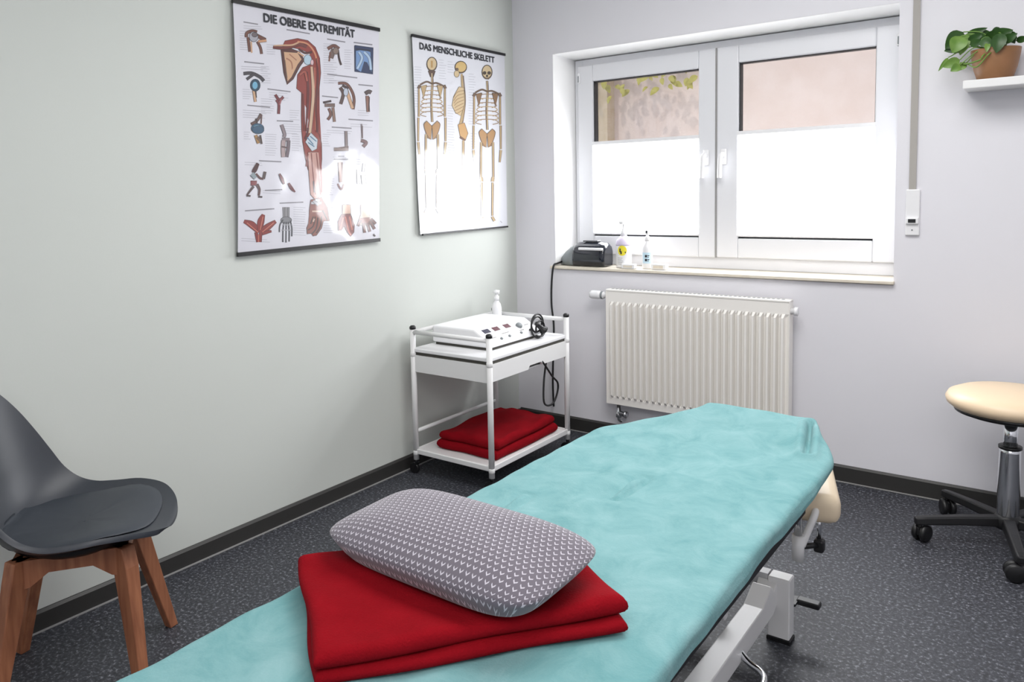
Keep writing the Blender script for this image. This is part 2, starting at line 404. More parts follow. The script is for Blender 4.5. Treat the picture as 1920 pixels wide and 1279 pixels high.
# ------------------------------------------------------------------ posters
def mul(c, k): return tuple(v * k for v in c)
class Print:
    """flat print on a sheet hanging on the left wall; corners given as (y, z)"""
    def __init__(s, tl, tr, bl, br, bow):
        s.c = (tl, tr, bl, br); s.bow = bow; s.omin = 3.9; s.ow = 1.6; s.bm = bmn(); s.cl = s.bm.loops.layers.float_color.new('Col'); s.k = 0
    def X(s, y, z):
        tl, tr, bl, br = s.c
        v = (tl[1] - z) / (tl[1] - bl[1]); u = (y - (tl[0] + (bl[0] - tl[0]) * v)) / ((tr[0] - tl[0]))
        return .012 + s.bow(u, v)
    def face(s, yz, rgb, k=None):
        kk = s.k if k is None else k
        try: f = s.bm.faces.new([s.bm.verts.new((s.X(y, z) + .0004 + .00002 * kk, y, z)) for y, z in yz])
        except ValueError: return
        c = lin(mul(rgb, .84))
        for l in f.loops: l[s.cl] = c
        return f
    def base(s, rgb, n=14, m=20):
        tl, tr, bl, br = s.c
        P = lambda u, v: (tl[0] + (tr[0] - tl[0]) * u + (bl[0] - tl[0]) * v * (1 - u) + (br[0] - tr[0]) * v * u, tl[1] + (tr[1] - tl[1]) * u + (bl[1] - tl[1]) * v)
        G = [[s.bm.verts.new((s.X(*P(i / n, j / m)), *P(i / n, j / m))) for i in range(n + 1)] for j in range(m + 1)]
        c = lin(mul(rgb, .93))
        for j in range(m):
            for i in range(n):
                f = s.bm.faces.new((G[j][i], G[j][i + 1], G[j + 1][i + 1], G[j + 1][i])); f.smooth = True
                for l in f.loops: l[s.cl] = c
        s.k = 1
    def px(s, pts):
        return [(q.y, q.z) for q in (survey(x, y, 0, .014) for x, y in pts)]
    def poly(s, pts, rgb, edge=.9):
        if edge: s.stroke(list(pts) + [pts[0]], edge * 2, mul(rgb, .42), line=True)
        s.k += 1; P = s.px(pts)
        t = bmesh.new(); t.faces.new([t.verts.new((0, y, z)) for y, z in P])
        bmesh.ops.triangulate(t, faces=t.faces[:])
        for f in t.faces: s.face([(v.co.y, v.co.z) for v in f.verts], rgb)
        t.free()
    def stroke(s, pts, w, rgb, per=5, line=False):
        wmax = max(w) if isinstance(w, (list, tuple)) else w
        if not line and wmax >= s.omin and sum(rgb) > 200: s.stroke(pts, [q + s.ow for q in w] if isinstance(w, (list, tuple)) else w + s.ow, mul(rgb, .42), per, True)
        s.k += 1; P = [Vector((x, y)) for x, y in pts]
        ws = w if isinstance(w, (list, tuple)) else [w] * len(P)
        if len(P) > 2 and not (line and P[0] == P[-1]):
            Q = smooth_path([(p.x, p.y, q) for p, q in zip(P, ws)], per); P = [Vector((q.x, q.y)) for q in Q]; ws = [max(q.z, .3) for q in Q]
        L = []
        for i, p in enumerate(P):
            d = (P[min(i + 1, len(P) - 1)] - P[max(i - 1, 0)])
            d = d.normalized() if d.length > 0 else Vector((1, 0)); nrm = Vector((-d.y, d.x)) * ws[i] * .5
            L.append((s.px([p + nrm])[0], s.px([p - nrm])[0]))
        for (a, b_), (c, d) in zip(L, L[1:]): s.face([a, b_, d, c], rgb)
    def ell(s, c, rx, ry, rgb, n=16):
        s.poly([(c[0] + rx * math.cos(2 * PI * k / n), c[1] + ry * math.sin(2 * PI * k / n)) for k in range(n)], rgb)
def title_mesh(body, tl, tr, height, parent, prn, bold):
    """lettering between two picture points on the sheet"""
    cu = bpy.data.curves.new('lettering', 'FONT'); cu.body = body; cu.size = 1; cu.resolution_u = 3
    o = bpy.data.objects.new('lettering', cu); COL.objects.link(o)
    dg = bpy.context.evaluated_depsgraph_get(); me = bpy.data.meshes.new_from_object(o.evaluated_get(dg))
    COL.objects.unlink(o); bpy.data.objects.remove(o)
    xs = [v.co.x for v in me.vertices]; ys = [v.co.y for v in me.vertices]; x0, x1, yb, yt = min(xs), max(xs), 0, .72
    a, c = prn.px([tl])[0], prn.px([tr])[0]
    for v in me.vertices:
        u = (v.co.x - x0) / (x1 - x0); h = v.co.y / yt
        y = a[0] + (c[0] - a[0]) * u; z = a[1] + (c[1] - a[1]) * u + height * h
        v.co = (prn.X(y, z) + .0022, y, z)
    bmt = bmn()
    for k, (dy, dz) in enumerate(((0, 0), (bold, 0), (-bold, 0), (0, bold), (0, -bold), (bold, bold), (-bold, -bold))):
        t2 = bmn(); t2.from_mesh(me)
        for v in t2.verts: v.co += Vector((.00004 * k, dy, dz))
        merge(bmt, t2)
    bmt.to_mesh(me); bmt.free()
    me.materials.clear(); me.materials.append(M['ink'])
    t = bpy.data.objects.new('title', me); COL.objects.link(t); t.parent = parent; t.matrix_parent_inverse = parent.matrix_basis.inverted()
    t['label'] = 'bold black printed title lettering'
    return t
def rail(parent, a, c, prn, h=.016):
    bm = bmn(); ax, cx = prn.X(*a), prn.X(*c)
    loop = lambda p, X: [(X - .006, p[0], p[1] - h / 2), (X + .006, p[0], p[1] - h / 2), (X + .006, p[0], p[1] + h / 2), (X - .006, p[0], p[1] + h / 2)]
    add_loft(bm, loop(a, ax), loop(c, cx)); o = obj('hanging_rail', bm, M['black'], parent); o['label'] = 'slim black rail along the edge of the poster'

BR, DK, RD, TN, GY, WH = (120, 74, 60), (58, 34, 32), (152, 56, 44), (222, 178, 142), (150, 146, 156), (244, 244, 248)
PA = lambda *q: [(420 + .1954 * x, .1954 * y) for x, y in q]
PB = lambda *q: [(420 + .1954 * x, 240 + .1954 * y) for x, y in q]

pz = thing('anatomy_poster', 'large poster of the red muscled arm with many small joint drawings, nearer the viewer', 'poster', (0.006, -1.5, 1.13))
p1 = Print((-1.903, 2.087), (-1.112, 2.094), (-1.936, 1.134), (-1.155, 1.141), lambda u, v: .004 + .012 * (1 - min(max(u, 0), 1)) ** 3 * math.sin(PI * min(max(v, 0), 1)))
p1.base((220, 219, 228))
S = lambda pts, w, c: p1.stroke(PA(*pts), w, c)
SB = lambda pts, w, c: p1.stroke(PB(*pts), w, c)
G = lambda pts, c: p1.poly(PA(*pts), c)
GB = lambda pts, c: p1.poly(PB(*pts), c)
# faint text rows
def rows(x0, x1, y0, n, A=PA, dy=22, c=(196, 195, 206)):
    for i in range(n):
        e = x1 - random.random() * (x1 - x0) * .35
        p1.k = 0; p1.stroke(A((x0, y0 + dy * i), (e, y0 + dy * i + (e - x0) * .05)), .8, c)
for a in ((180, 370, 250, 2), (140, 230, 300, 9), (150, 400, 640, 2), (160, 260, 860, 5), (340, 440, 640, 8), (420, 620, 890, 4), (340, 470, 950, 7), (160, 420, 1060, 4), (950, 1090, 420, 14), (1150, 1230, 480, 9), (950, 1080, 640, 8), (1000, 1250, 770, 2), (1280, 1400, 1060, 3), (1210, 1420, 1190, 2), (560, 740, 1190, 5), (620, 720, 1060, 5), (400, 520, 430, 5), (980, 1250, 1250, 2)): rows(*a)
for a in ((170, 240, 40, 4), (380, 500, 60, 10), (640, 740, 60, 8), (180, 420, 330, 2), (360, 560, 600, 2), (660, 780, 760, 13), (960, 1060, 440, 10), (950, 1060, 760, 12), (940, 1020, 60, 6), (1040, 1190, 280, 2), (160, 500, 1060, 2), (1240, 1330, 300, 3)): rows(*a, A=PB)
# headings
for q in (((180, 212), (320, 235)), ((595, 285), (820, 325)), ((985, 375), (1160, 405)), ((1240, 408), (1420, 430)), ((180, 595), (375, 615)), ((985, 712), (1275, 748)), ((405, 855), (630, 882)), ((205, 1012), (430, 1032)), ((1285, 812), (1425, 826)), ((935, 922), (1090, 938)), ((495, 1160), (655, 1166)), ((1190, 1145), (1425, 1160)), ((1030, 1220), (1220, 1232))): S(q, 2.2, (150, 148, 156))
for q in (((320, 315), (540, 325)), ((525, 722), (755, 712)), ((190, 795), (475, 775)), ((380, 600), (550, 592)), ((1050, 300), (1190, 300)), ((1090, 272), (1150, 272))): SB(q, 2.2, (150, 148, 156))
# main arm
p1.k = 1
p1.poly(PA((560, 440), (580, 395), (700, 372), (800, 392), (870, 455), (912, 560), (922, 700), (902, 900), (898, 1279)) + PB((910, 60), (930, 150), (932, 300), (915, 520), (880, 470), (800, 400), (772, 280), (748, 130), (738, 20)) + PA((735, 1100), (738, 890), (690, 850), (700, 720), (752, 650), (830, 620), (840, 520), (720, 470)), RD)
G(((540, 478), (565, 700), (598, 812), (655, 760), (720, 640), (765, 580), (720, 500), (640, 470)), (92, 44, 36))
G(((568, 500), (590, 700), (602, 782), (640, 740), (700, 620), (738, 570), (700, 510)), (226, 180, 142))
S(((590, 560), (640, 600), (650, 700)), 2.5, (176, 120, 92)); S(((620, 520), (690, 580)), 2, (176, 120, 92))
S(((462, 455), (540, 462), (640, 450), (720, 425), (790, 450)), [4, 5, 5, 6, 4], (120, 52, 42))
S(((470, 440), (560, 436), (650, 432), (720, 402)), [2, 3, 3, 3], TN)
S(((700, 400), (800, 425), (870, 520), (890, 640)), 3, (222, 150, 110))
S(((710, 470), (770, 510), (840, 500)), 4, (80, 34, 30)); S(((700, 500), (760, 540)), 3, TN)
p1.ell(PA((798, 575))[0], 7, 9, (196, 222, 240)); p1.ell(PA((840, 600))[0], 2.5, 5, (240, 200, 205))
S(((835, 640), (850, 880), (835, 1100), (815, 1279)), [4, 5, 5, 5], (224, 188, 158))
S(((790, 690), (800, 900), (780, 1260)), [3, 5, 3], (104, 30, 26)); S(((750, 900), (760, 1260)), 3, (110, 38, 30))
S(((880, 560), (895, 750), (875, 1000), (885, 1270)), [2, 4, 4, 3], (100, 32, 28)); S(((865, 650), (868, 1250)), 1.6, (206, 120, 96))
S(((720, 720), (770, 690), (790, 780)), 4, (176, 84, 66))
SB(((800, 0), (790, 60), (770, 110)), 4, (90, 30, 28))
GB(((826, 48), (890, 112), (882, 200), (838, 222), (775, 135)), (214, 224, 234))
for q in (((790, 90), (850, 160)), ((800, 140), (860, 180)), ((820, 80), (880, 130))): SB(q, 2, (84, 128, 160))
GB(((800, 235), (900, 235), (918, 420), (930, 640), (872, 690), (826, 640), (808, 420)), (214, 164, 152))
for q in (((830, 240), (845, 420), (870, 640)), ((880, 240), (900, 430), (920, 640)), ((800, 250), (780, 370))): SB(q, 2.4, (142, 74, 66))
SB(((905, 220), (925, 400), (930, 620)), 3, (150, 56, 48))
GB(((828, 692), (928, 668), (984, 765), (1004, 892), (978, 888), (930, 815), (945, 900), (930, 960), (880, 1030), (850, 1035), (835, 1010), (795, 1015), (790, 960), (815, 900), (815, 790)), (150, 84, 68))
for q in (((830, 720), (930, 720)), ((850, 700), (900, 740)), ((870, 690), (910, 700))): SB(q, 4, (206, 206, 212))
for q in (((870, 850), (850, 940), (800, 980)), ((895, 860), (880, 960), (840, 1015)), ((930, 850), (920, 940), (880, 1010)), ((850, 850), (825, 920)), ((940, 790), (985, 880))): SB(q, 2.2, DK)
for q in (((840, 800), (930, 800)), ((860, 870), (850, 900))): SB(q, 3, (226, 190, 170))
# little joint drawings, left column
p1.k = 1
for q, w, c in ((((205, 360), (210, 320), (260, 300), (310, 310)), 5, BR), (((220, 360), (235, 500)), 4, BR), (((250, 400), (255, 510)), 3, TN), (((310, 400), (340, 460), (350, 520)), 4, BR), (((300, 340), (390, 385)), 6, BR), (((320, 400), (400, 390)), 4, (226, 170, 130)),
                (((170, 710), (250, 705), (330, 740), (370, 780)), 5, (72, 66, 74)), (((200, 765), (270, 715)), 4, (72, 66, 74)), (((268, 870), (285, 980)), 4, TN), (((290, 870), (295, 940)), 2, DK),
                (((480, 910), (520, 960), (560, 930)), 4, (126, 44, 52)), (((490, 960), (515, 1000), (512, 1095)), 4, (126, 44, 52)), (((540, 950), (520, 1010)), 3, (160, 90, 96)),
                (((340, 1095), (300, 1160), (240, 1195)), 4, (104, 76, 72)), (((345, 1100), (340, 1190)), 3, (104, 76, 72)), (((290, 1140), (300, 1200)), 4, DK)): S(q, w, c)
p1.ell(PA((275, 355))[0], 8, 9, (186, 186, 196)); p1.ell(PA((285, 335))[0], 5, 4, (120, 108, 112))
p1.ell(PA((285, 820))[0], 9, 11, (34, 70, 96)); p1.ell(PA((282, 822))[0], 5, 7, (122, 188, 222))
p1.ell(PA((305, 1235))[0], 12, 9, (34, 92, 130)); p1.ell(PA((300, 1225))[0], 7, 4, (120, 190, 220)); p1.ell(PB((310, 20))[0], 11, 7, (32, 84, 118))
for q, w, c in ((((285, 70), (300, 110), (315, 150)), 5, (176, 128, 60)), (((330, 70), (345, 155)), 4, (70, 48, 40)), (((300, 90), (330, 120)), 4, (120, 84, 52)),
                (((540, -30), (570, 60), (560, 90)), 5, (150, 134, 140)), (((545, 110), (620, 115)), 5, (150, 134, 140)), (((560, 120), (555, 200), (560, 280)), 7, (190, 168, 168)), (((610, 120), (605, 200), (590, 280)), 5, (120, 104, 112)), (((540, 180), (600, 190)), 3, (104, 82, 84)),
                # striding figure
                (((310, 340), (280, 400), (260, 430)), [6, 9, 6], (74, 34, 34)), (((250, 440), (290, 480)), 8, (150, 166, 172)), (((290, 440), (330, 480), (365, 490)), 4, (92, 44, 36)), (((365, 490), (380, 420)), 4, (92, 70, 66)), (((240, 530), (300, 530)), 8, (136, 40, 44)), (((270, 560), (230, 610), (205, 645)), [5, 4, 3], (70, 34, 32)), (((300, 540), (325, 590), (320, 650)), [6, 5, 4], (84, 40, 36)), (((200, 650), (240, 652)), 3, DK), (((315, 660), (355, 662)), 3, DK),
                (((520, 440), (545, 490), (565, 540)), [2, 5, 2], (124, 48, 52)), (((610, 530), (640, 580), (675, 615)), [4, 6, 2], (110, 40, 44)),
                (((850, 510), (860, 620)), 2.5, (110, 100, 104))): SB(q, w, c)
p1.k = 1
# leaf of red muscles
for q in (((180, 895), (260, 930), (330, 1000)), ((370, 830), (345, 900), (335, 990)), ((490, 895), (400, 960), (345, 1010)), ((450, 990), (390, 1005), (340, 1020))): SB(q, [5, 12, 7] if q[0] != (450, 990) else [3, 5, 5], (150, 46, 38))
for q in (((300, 1000), (320, 1095)), ((345, 1000), (340, 1095))): SB(q, 5, (146, 44, 38))
for q in (((210, 910), (320, 1000)), ((365, 850), (340, 980)), ((470, 910), (360, 1000)), ((325, 1020), (325, 1095))): SB(q, 1.6, (222, 128, 104))
# grey hand skeleton
for q in (((570, 760), (575, 870)), ((605, 760), (605, 870)), ((590, 760), (590, 860))): SB(q, 5, (150, 148, 152))
p1.ell(PB((590, 885))[0], 10, 6, (138, 138, 144))
for q in (((560, 880), (530, 930), (525, 1000)), ((570, 900), (560, 980), (560, 1095)), ((590, 900), (590, 1100)), ((610, 900), (620, 990), (620, 1090)), ((630, 890), (645, 960), (645, 1040))): SB(q, 2.6, (64, 66, 74))
for q in (((550, 930), (640, 930)), ((545, 980), (640, 980))): SB(q, 1.4, (190, 190, 198))
# two flayed hands
for x in (1170, 1345):
    GB(((x - 35, 738), (x + 35, 738), (x + 40, 830), (x + 60, 880), (x + 50, 930), (x - 40, 930), (x - 60, 900), (x - 35, 830)), (232, 190, 166))
GB(((1125, 830), (1205, 825), (1245, 930), (1240, 1000), (1210, 1040), (1180, 1000), (1150, 940), (1120, 980), (1095, 985), (1090, 900)), (132, 48, 40))
for q in (((1160, 850), (1190, 980), (1215, 1030)), ((1200, 850), (1225, 980)), ((1140, 860), (1110, 970))): SB(q, 2.5, (210, 120, 100))
GB(((1300, 870), (1390, 860), (1400, 920), (1320, 925)), (150, 84, 66))
for q in (((1305, 880), (1280, 940)), ((1335, 910), (1345, 1005)), ((1370, 910), (1395, 995)), ((1395, 890), (1440, 970)), ((1405, 870), (1450, 920))): SB(q, 4, (112, 52, 44))
SB(((1430, 1020), (1445, 1040)), 3, DK)
p1.k = 1
# right column
for q, w, c in ((((990, 470), (1050, 440), (1100, 470)), 5, BR), (((1050, 470), (1020, 560)), 8, (120, 96, 88)), (((1090, 480), (1100, 560), (1120, 625)), 4, DK), (((1015, 500), (1005, 590)), 3, BR),
                (((1090, 800), (1170, 805), (1225, 880), (1245, 960), (1235, 1050)), 4, BR), (((1110, 840), (1140, 900), (1115, 1000)), 5, (92, 66, 60)), (((1170, 860), (1200, 950), (1230, 1040)), 5, TN), (((1130, 820), (1190, 850)), 5, DK),
                (((945, 985), (1025, 970)), 4, DK), (((960, 1010), (1060, 1010)), 5, (124, 100, 92)), (((1000, 1040), (1020, 1100), (990, 1150)), 4, BR), (((1040, 1030), (1055, 1170)), 4, (150, 116, 100)),
                (((1350, 900), (1385, 880), (1410, 890)), 6, (96, 80, 80)), (((1370, 920), (1380, 1075)), 5, (150, 106, 92)), (((1390, 930), (1385, 1070)), 2, DK),
                (((1315, 1190), (1320, 1279)), 3, (140, 130, 134))): S(q, w, c)
p1.ell(PA((1165, 885))[0], 4, 7, (206, 214, 230)); p1.ell(PA((1068, 490))[0], 5, 6, (146, 124, 112))
G(((1250, 438), (1425, 460), (1422, 712), (1252, 686)), (30, 48, 92))
G(((1262, 490), (1330, 478), (1400, 500), (1410, 690), (1370, 600), (1340, 590), (1310, 690), (1262, 660)), (122, 160, 212))
S(((1290, 500), (1320, 560), (1275, 660)), 4, (190, 216, 244)); S(((1340, 500), (1390, 560), (1405, 670)), 4, (190, 216, 244)); S(((1262, 470), (1400, 488)), 3, (18, 26, 54))
for q, w, c in ((((1165, 30), (1170, 180)), 4, (150, 134, 134)), (((1050, 205), (1190, 205)), 5, (160, 140, 134)), (((1090, 195), (1190, 180)), 3, (120, 98, 92)), (((1320, -20), (1322, 100)), 3, (124, 106, 108)), (((1310, 120), (1360, 140), (1330, 180)), 5, (130, 96, 96)),
                (((1105, 330), (1115, 520)), 5, (214, 180, 172)), (((1130, 330), (1125, 520)), 2, (150, 120, 116)), (((1085, 535), (1120, 590), (1145, 540)), 3, (150, 106, 104)), (((1340, 340), (1330, 420)), 4, (160, 156, 160)), (((1280, 400), (1285, 540)), 4, (176, 170, 174)), (((1330, 450), (1340, 540)), 7, (186, 182, 186))): SB(q, w, c)
obj('printed_sheet', p1.bm, M['print'], pz, recalc=False)
title_mesh('DIE OBERE EXTREMITÄT', (493.5, 41), (664, 71), .034, pz, p1, .0016)
rail(pz, (-1.906, 2.090), (-1.110, 2.097), p1); rail(pz, (-1.938, 1.131), (-1.153, 1.139), p1)

pz2 = thing('anatomy_poster', 'white poster of three tan human skeletons beside the room corner', 'poster', (0.006, -.5, 1.14))
p2 = Print((-.884, 2.101), (-.106, 2.104), (-.872, 1.148), (-.112, 1.15), lambda u, v: .004 + (.03 * max(0, v - .8) * max(0, 1 - u * 4) if v > .8 and u < .25 else 0))
p2.base((228, 229, 236)); p2.omin = 2.2; p2.ow = 1.0
PP = lambda *q: [(740 + .3285 * x, 40 + .3285 * y) for x, y in q]
def K(pts, w, c): p2.stroke(PP(*pts), w, c)
T1, T2, T3 = (206, 176, 128), (120, 92, 70), (232, 206, 160)
for x, yy, n in ((110, 260, 16), (300, 480, 20), (420, 300, 20), (250, 220, 8), (430, 640, 8), (300, 230, 5)):
    for i in range(n): p2.k = 0; K(((x, yy + 15 * i), (x + 26 + 16 * random.random(), yy + 15 * i + 3)), .7, (206, 208, 218))
def skeleton(cx, top, dy, front):
    Y = lambda v: top + v
    p2.k = 1
    p2.ell(PP((cx, Y(40)))[0], 9.5, 13, T2); p2.ell(PP((cx, Y(38)))[0], 8.4, 11.5, T3)
    if front:
        for e in (-14, 12): p2.ell(PP((cx + e, Y(45)))[0], 2.6, 2.4, (74, 56, 44))
        p2.ell(PP((cx, Y(62)))[0], 1.2, 1.6, (74, 56, 44)); K(((cx - 12, Y(78)), (cx + 12, Y(80))), 1.6, (110, 84, 60))
    else:
        p2.poly(PP((cx - 20, Y(78)), (cx + 20, Y(80)), (cx + 8, Y(112)), (cx - 8, Y(112))), (96, 66, 48)); K(((cx, Y(20)), (cx, Y(60))), 2.4, (220, 172, 96))
    K(((cx, Y(90)), (cx + 3, Y(150)), (cx - 2, Y(260)), (cx + 2, Y(370))), 3.4, T2); K(((cx, Y(92)), (cx + 2, Y(370))), 1.6, T3)
    K(((cx - 68, Y(158)), (cx - 30, Y(140)), (cx, Y(150)), (cx + 30, Y(148)), (cx + 72, Y(168))), 2.4, T2)
    for r in range(7):
        w = 44 + 5 * min(r, 4); yy = 165 + r * 24
        for sg in (-1, 1): K(((cx, Y(yy)), (cx + sg * w * .7, Y(yy + 4)), (cx + sg * w, Y(yy + 20)), (cx + sg * w * .5, Y(yy + 30))), 1.5, T1 if r % 2 else (168, 138, 104))
    for sg in (-1, 1):
        p2.poly(PP((cx + sg * 30, Y(160)), (cx + sg * 62, Y(165)), (cx + sg * 48, Y(235))), (150, 112, 74) if front else T1)
        K(((cx + sg * 68, Y(160)), (cx + sg * 78, Y(180))), 4.5, T2)
        K(((cx + sg * 74, Y(180)), (cx + sg * 74, Y(340))), 2.6, T1); K(((cx + sg * 78, Y(180)), (cx + sg * 79, Y(340))), .9, T2)
        K(((cx + sg * 76, Y(345)), (cx + sg * 78, Y(480))), 2.4, T1); K(((cx + sg * 82, Y(345)), (cx + sg * 82, Y(480))), .9, T2)
        K(((cx + sg * 78, Y(485)), (cx + sg * 72, Y(555))), [4, 2.4], T1)
        p2.poly(PP((cx, Y(395)), (cx + sg * 30, Y(365)), (cx + sg * 46, Y(385)), (cx + sg * 34, Y(430)), (cx + sg * 24, Y(460)), (cx + sg * 6, Y(470)), (cx + sg * 4, Y(420))), (196, 148, 92))
        K(((cx + sg * 30, Y(365)), (cx + sg * 46, Y(385)), (cx + sg * 32, Y(436)), (cx + sg * 10, Y(468))), 1.3, T2)
        K(((cx + sg * 34, Y(440)), (cx + sg * 36, Y(640))), 3.2, T1); K(((cx + sg * 39, Y(450)), (cx + sg * 40, Y(640))), 1, T2)
        K(((cx + sg * 34, Y(640)), (cx + sg * 30, Y(665))), 5, T1)
        K(((cx + sg * 31, Y(670)), (cx + sg * 30, Y(860))), 2.8, T1); K(((cx + sg * 37, Y(680)), (cx + sg * 34, Y(860))), .9, T2)
        K(((cx + sg * 28, Y(865)), (cx + sg * 42, Y(890))), 4, T1)
skeleton(210, 205, 0, False); skeleton(525, 250, 0, True)
# side view
p2.k = 1
p2.ell(PP((375, 262))[0], 11, 11, T2); p2.ell(PP((376, 260))[0], 10, 9.6, (236, 200, 128)); p2.ell(PP((352, 300))[0], 4.5, 6, T3); p2.ell(PP((354, 275))[0], 2, 2, T2)
K(((380, 300), (385, 370), (395, 450), (385, 540), (372, 600), (390, 650)), [3, 4, 4, 5, 4, 3], T1); K(((390, 310), (402, 450), (390, 560), (380, 610)), 1.4, T2)
p2.poly(PP((365, 375), (392, 380), (396, 470), (375, 540), (345, 520), (326, 480), (335, 430)), (232, 204, 158))
for r in range(7): K(((392, 395 + r * 18), (355, 405 + r * 20), (332 + r * 2, 440 + r * 14)), 1.1, (170, 136, 96))
p2.poly(PP((360, 590), (395, 580), (415, 640), (400, 680), (375, 670)), (222, 172, 104)); K(((370, 660), (400, 680)), 3, (120, 74, 40))
K(((390, 680), (388, 900)), 3.4, T1); K(((396, 690), (394, 900)), 1, T2); K(((388, 905), (386, 1090)), 3, T1); K(((380, 1100), (350, 1120)), 4, T1)
for q in (((170, 1158), (200, 1160)), ((262, 1165), (290, 1165)), ((600, 1140), (610, 1150))): K(q, 1.5, (200, 200, 208))
obj('printed_sheet', p2.bm, M['print'], pz2, recalc=False)
title_mesh('DAS MENSCHLICHE SKELETT', (786, 92), (926, 118), .032, pz2, p2, .0014)
rail(pz2, (-.886, 2.104), (-.104, 2.107), p2, .013); rail(pz2, (-.855, 1.145), (-.110, 1.148), p2, .009)

# ------------------------------------------------------------------ radiator
rd = thing('radiator', 'white ribbed panel radiator on the wall under the window', 'radiator', (1.09, -.06, .2))
rx0, rx1, rz0, rz1, ry = .622, 1.545, .212, .817, -.10
b = bmn(); NR = 27; pit = (rx1 - rx0 - .03) / NR
prof = []
for i in range(NR):
    x = rx0 + .015 + i * pit
    prof += [(x, 0), (x + pit * .34, .009), (x + pit * .46, -.016), (x + pit * .74, -.016), (x + pit * .90, .009)]
prof = [(rx0, 0)] + prof + [(rx1, 0)]
za = [rz0, rz0 + .035, rz0 + .05, rz1 - .075, rz1 - .058, rz1]
sc = [0, 0, 1, 1, 0, 0]
G_ = [[b.verts.new((x, ry + .011 + d * s, z)) for x, d in prof] for z, s in zip(za, sc)]
for r in range(5):
    for i in range(len(prof) - 1): b.faces.new((G_[r][i], G_[r][i + 1], G_[r + 1][i + 1], G_[r + 1][i]))
add_box(b, (rx0, ry + .0215, rz0), (rx1, ry + .025, rz1))
obj('front_panel', b, M['rad'], rd, recalc=False)
b = bmn(); add_box(b, (rx0 + .005, -.045, rz0 + .01), (rx1 - .005, -.036, rz1 - .01)); obj('rear_panel', b, M['rad'], rd)
b = bmn()
add_rbox(b, (rx0 - .001, ry + .008, rz1 - .004), (rx1 + .001, -.034, rz1 + .006), .002, 1)
for i in range(40):
    x = rx0 + .02 + i * (rx1 - rx0 - .04) / 40; add_box(b, (x, ry + .03, rz1 + .0055), (x + .012, -.05, rz1 + .0066), 1)
obj('top_grille', b, [M['rad'], M['brushed']], rd)
for x in (rx0 - .001, rx1 - .002):
    b = bmn(); add_rbox(b, (x, ry + .008, rz0), (x + .003, -.034, rz1), .001, 1); obj('side_panel', b, M['rad'], rd)
b = bmn(); add_box(b, (rx0 + .12, -.036, rz0 + .1), (rx0 + .15, -.0005, rz1 - .08)); obj('wall_bracket', b, M['steel'], rd)
b = bmn(); add_box(b, (rx1 - .15, -.036, rz0 + .1), (rx1 - .12, -.0005, rz1 - .08)); obj('wall_bracket', b, M['steel'], rd)
vt = bmn(); c = (rx0 + .005, -.07, .787)
add_lathe(vt, [(.012, 0), (.012, .025), (.019, .026), (.019, .045), (.021, .046), (.023, .06), (.023, .095), (.018, .108), (0, .11)], c, 20, ax=(-1, 0, 0))
v = obj('thermostat_valve', vt, M['white2'], rd)
b = bmn(); add_lathe(b, [(.0195, 0), (.0215, .002), (.0215, .01), (.0195, .012)], (rx0 - .026, -.07, .787), 20, ax=(-1, 0, 0)); obj('collar', b, M['brushed'], v)
b = bmn(); add_lathe(b, [(.014, 0), (.014, .02), (.02, .021), (.02, .034), (.01, .036), (0, .036)], (rx1 - .004, -.07, .772), 16, ax=(1, 0, 0)); obj('vent_plug', b, M['white2'], rd)
b = bmn()
add_lathe(b, [(.011, 0), (.011, .05), (.016, .051), (.016, .075), (0, .076)], (rx0 + .06, -.07, rz0 + .004), 14, ax=(0, 0, -1))
add_lathe(b, [(.014, 0), (.014, .04), (.018, .041), (.018, .05), (0, .051)], (rx0 + .06, -.07, rz0 - .05), 14, ax=(1, -.2, 0))
add_tube(b, smooth_path([(rx0 + .06, -.07, rz0 - .06), (rx0 + .06, -.066, rz0 - .085), (rx0 + .06, -.04, rz0 - .1), (rx0 + .06, -.001, rz0 - .1)], 5), .009, 10)
obj('return_valve', b, M['chrome'], rd)

# ------------------------------------------------------------------ roller shutter strap
st = thing('shutter_strap', 'grey roller shutter strap hanging down the wall right of the window', 'strap', (2.01, -.01, 1.1))
b = bmn(); add_box(b, (1.996, -.010, 1.185), (2.022, -.008, RZ - .02)); obj('strap', b, M['strap'], st)
b = bmn(); add_rbox(b, (1.986, -.014, 1.122), (2.038, .0005, 1.315), .004, 2); obj('winder_plate', b, M['white2'], st)
b = bmn(); add_rbox(b, (1.988, -.026, 1.17), (2.036, -.012, 1.197), .004, 2); add_box(b, (1.998, -.0275, 1.176), (2.026, -.0258, 1.191), 1); obj('strap_guide', b, [M['white2'], M['black']], st)
b = bmn(); add_lathe(b, [(.003, 0), (.003, .002), (0, .0022)], (2.012, -.0138, 1.145), 10, ax=(0, -1, 0)); obj('screw', b, M['brushed'], st)

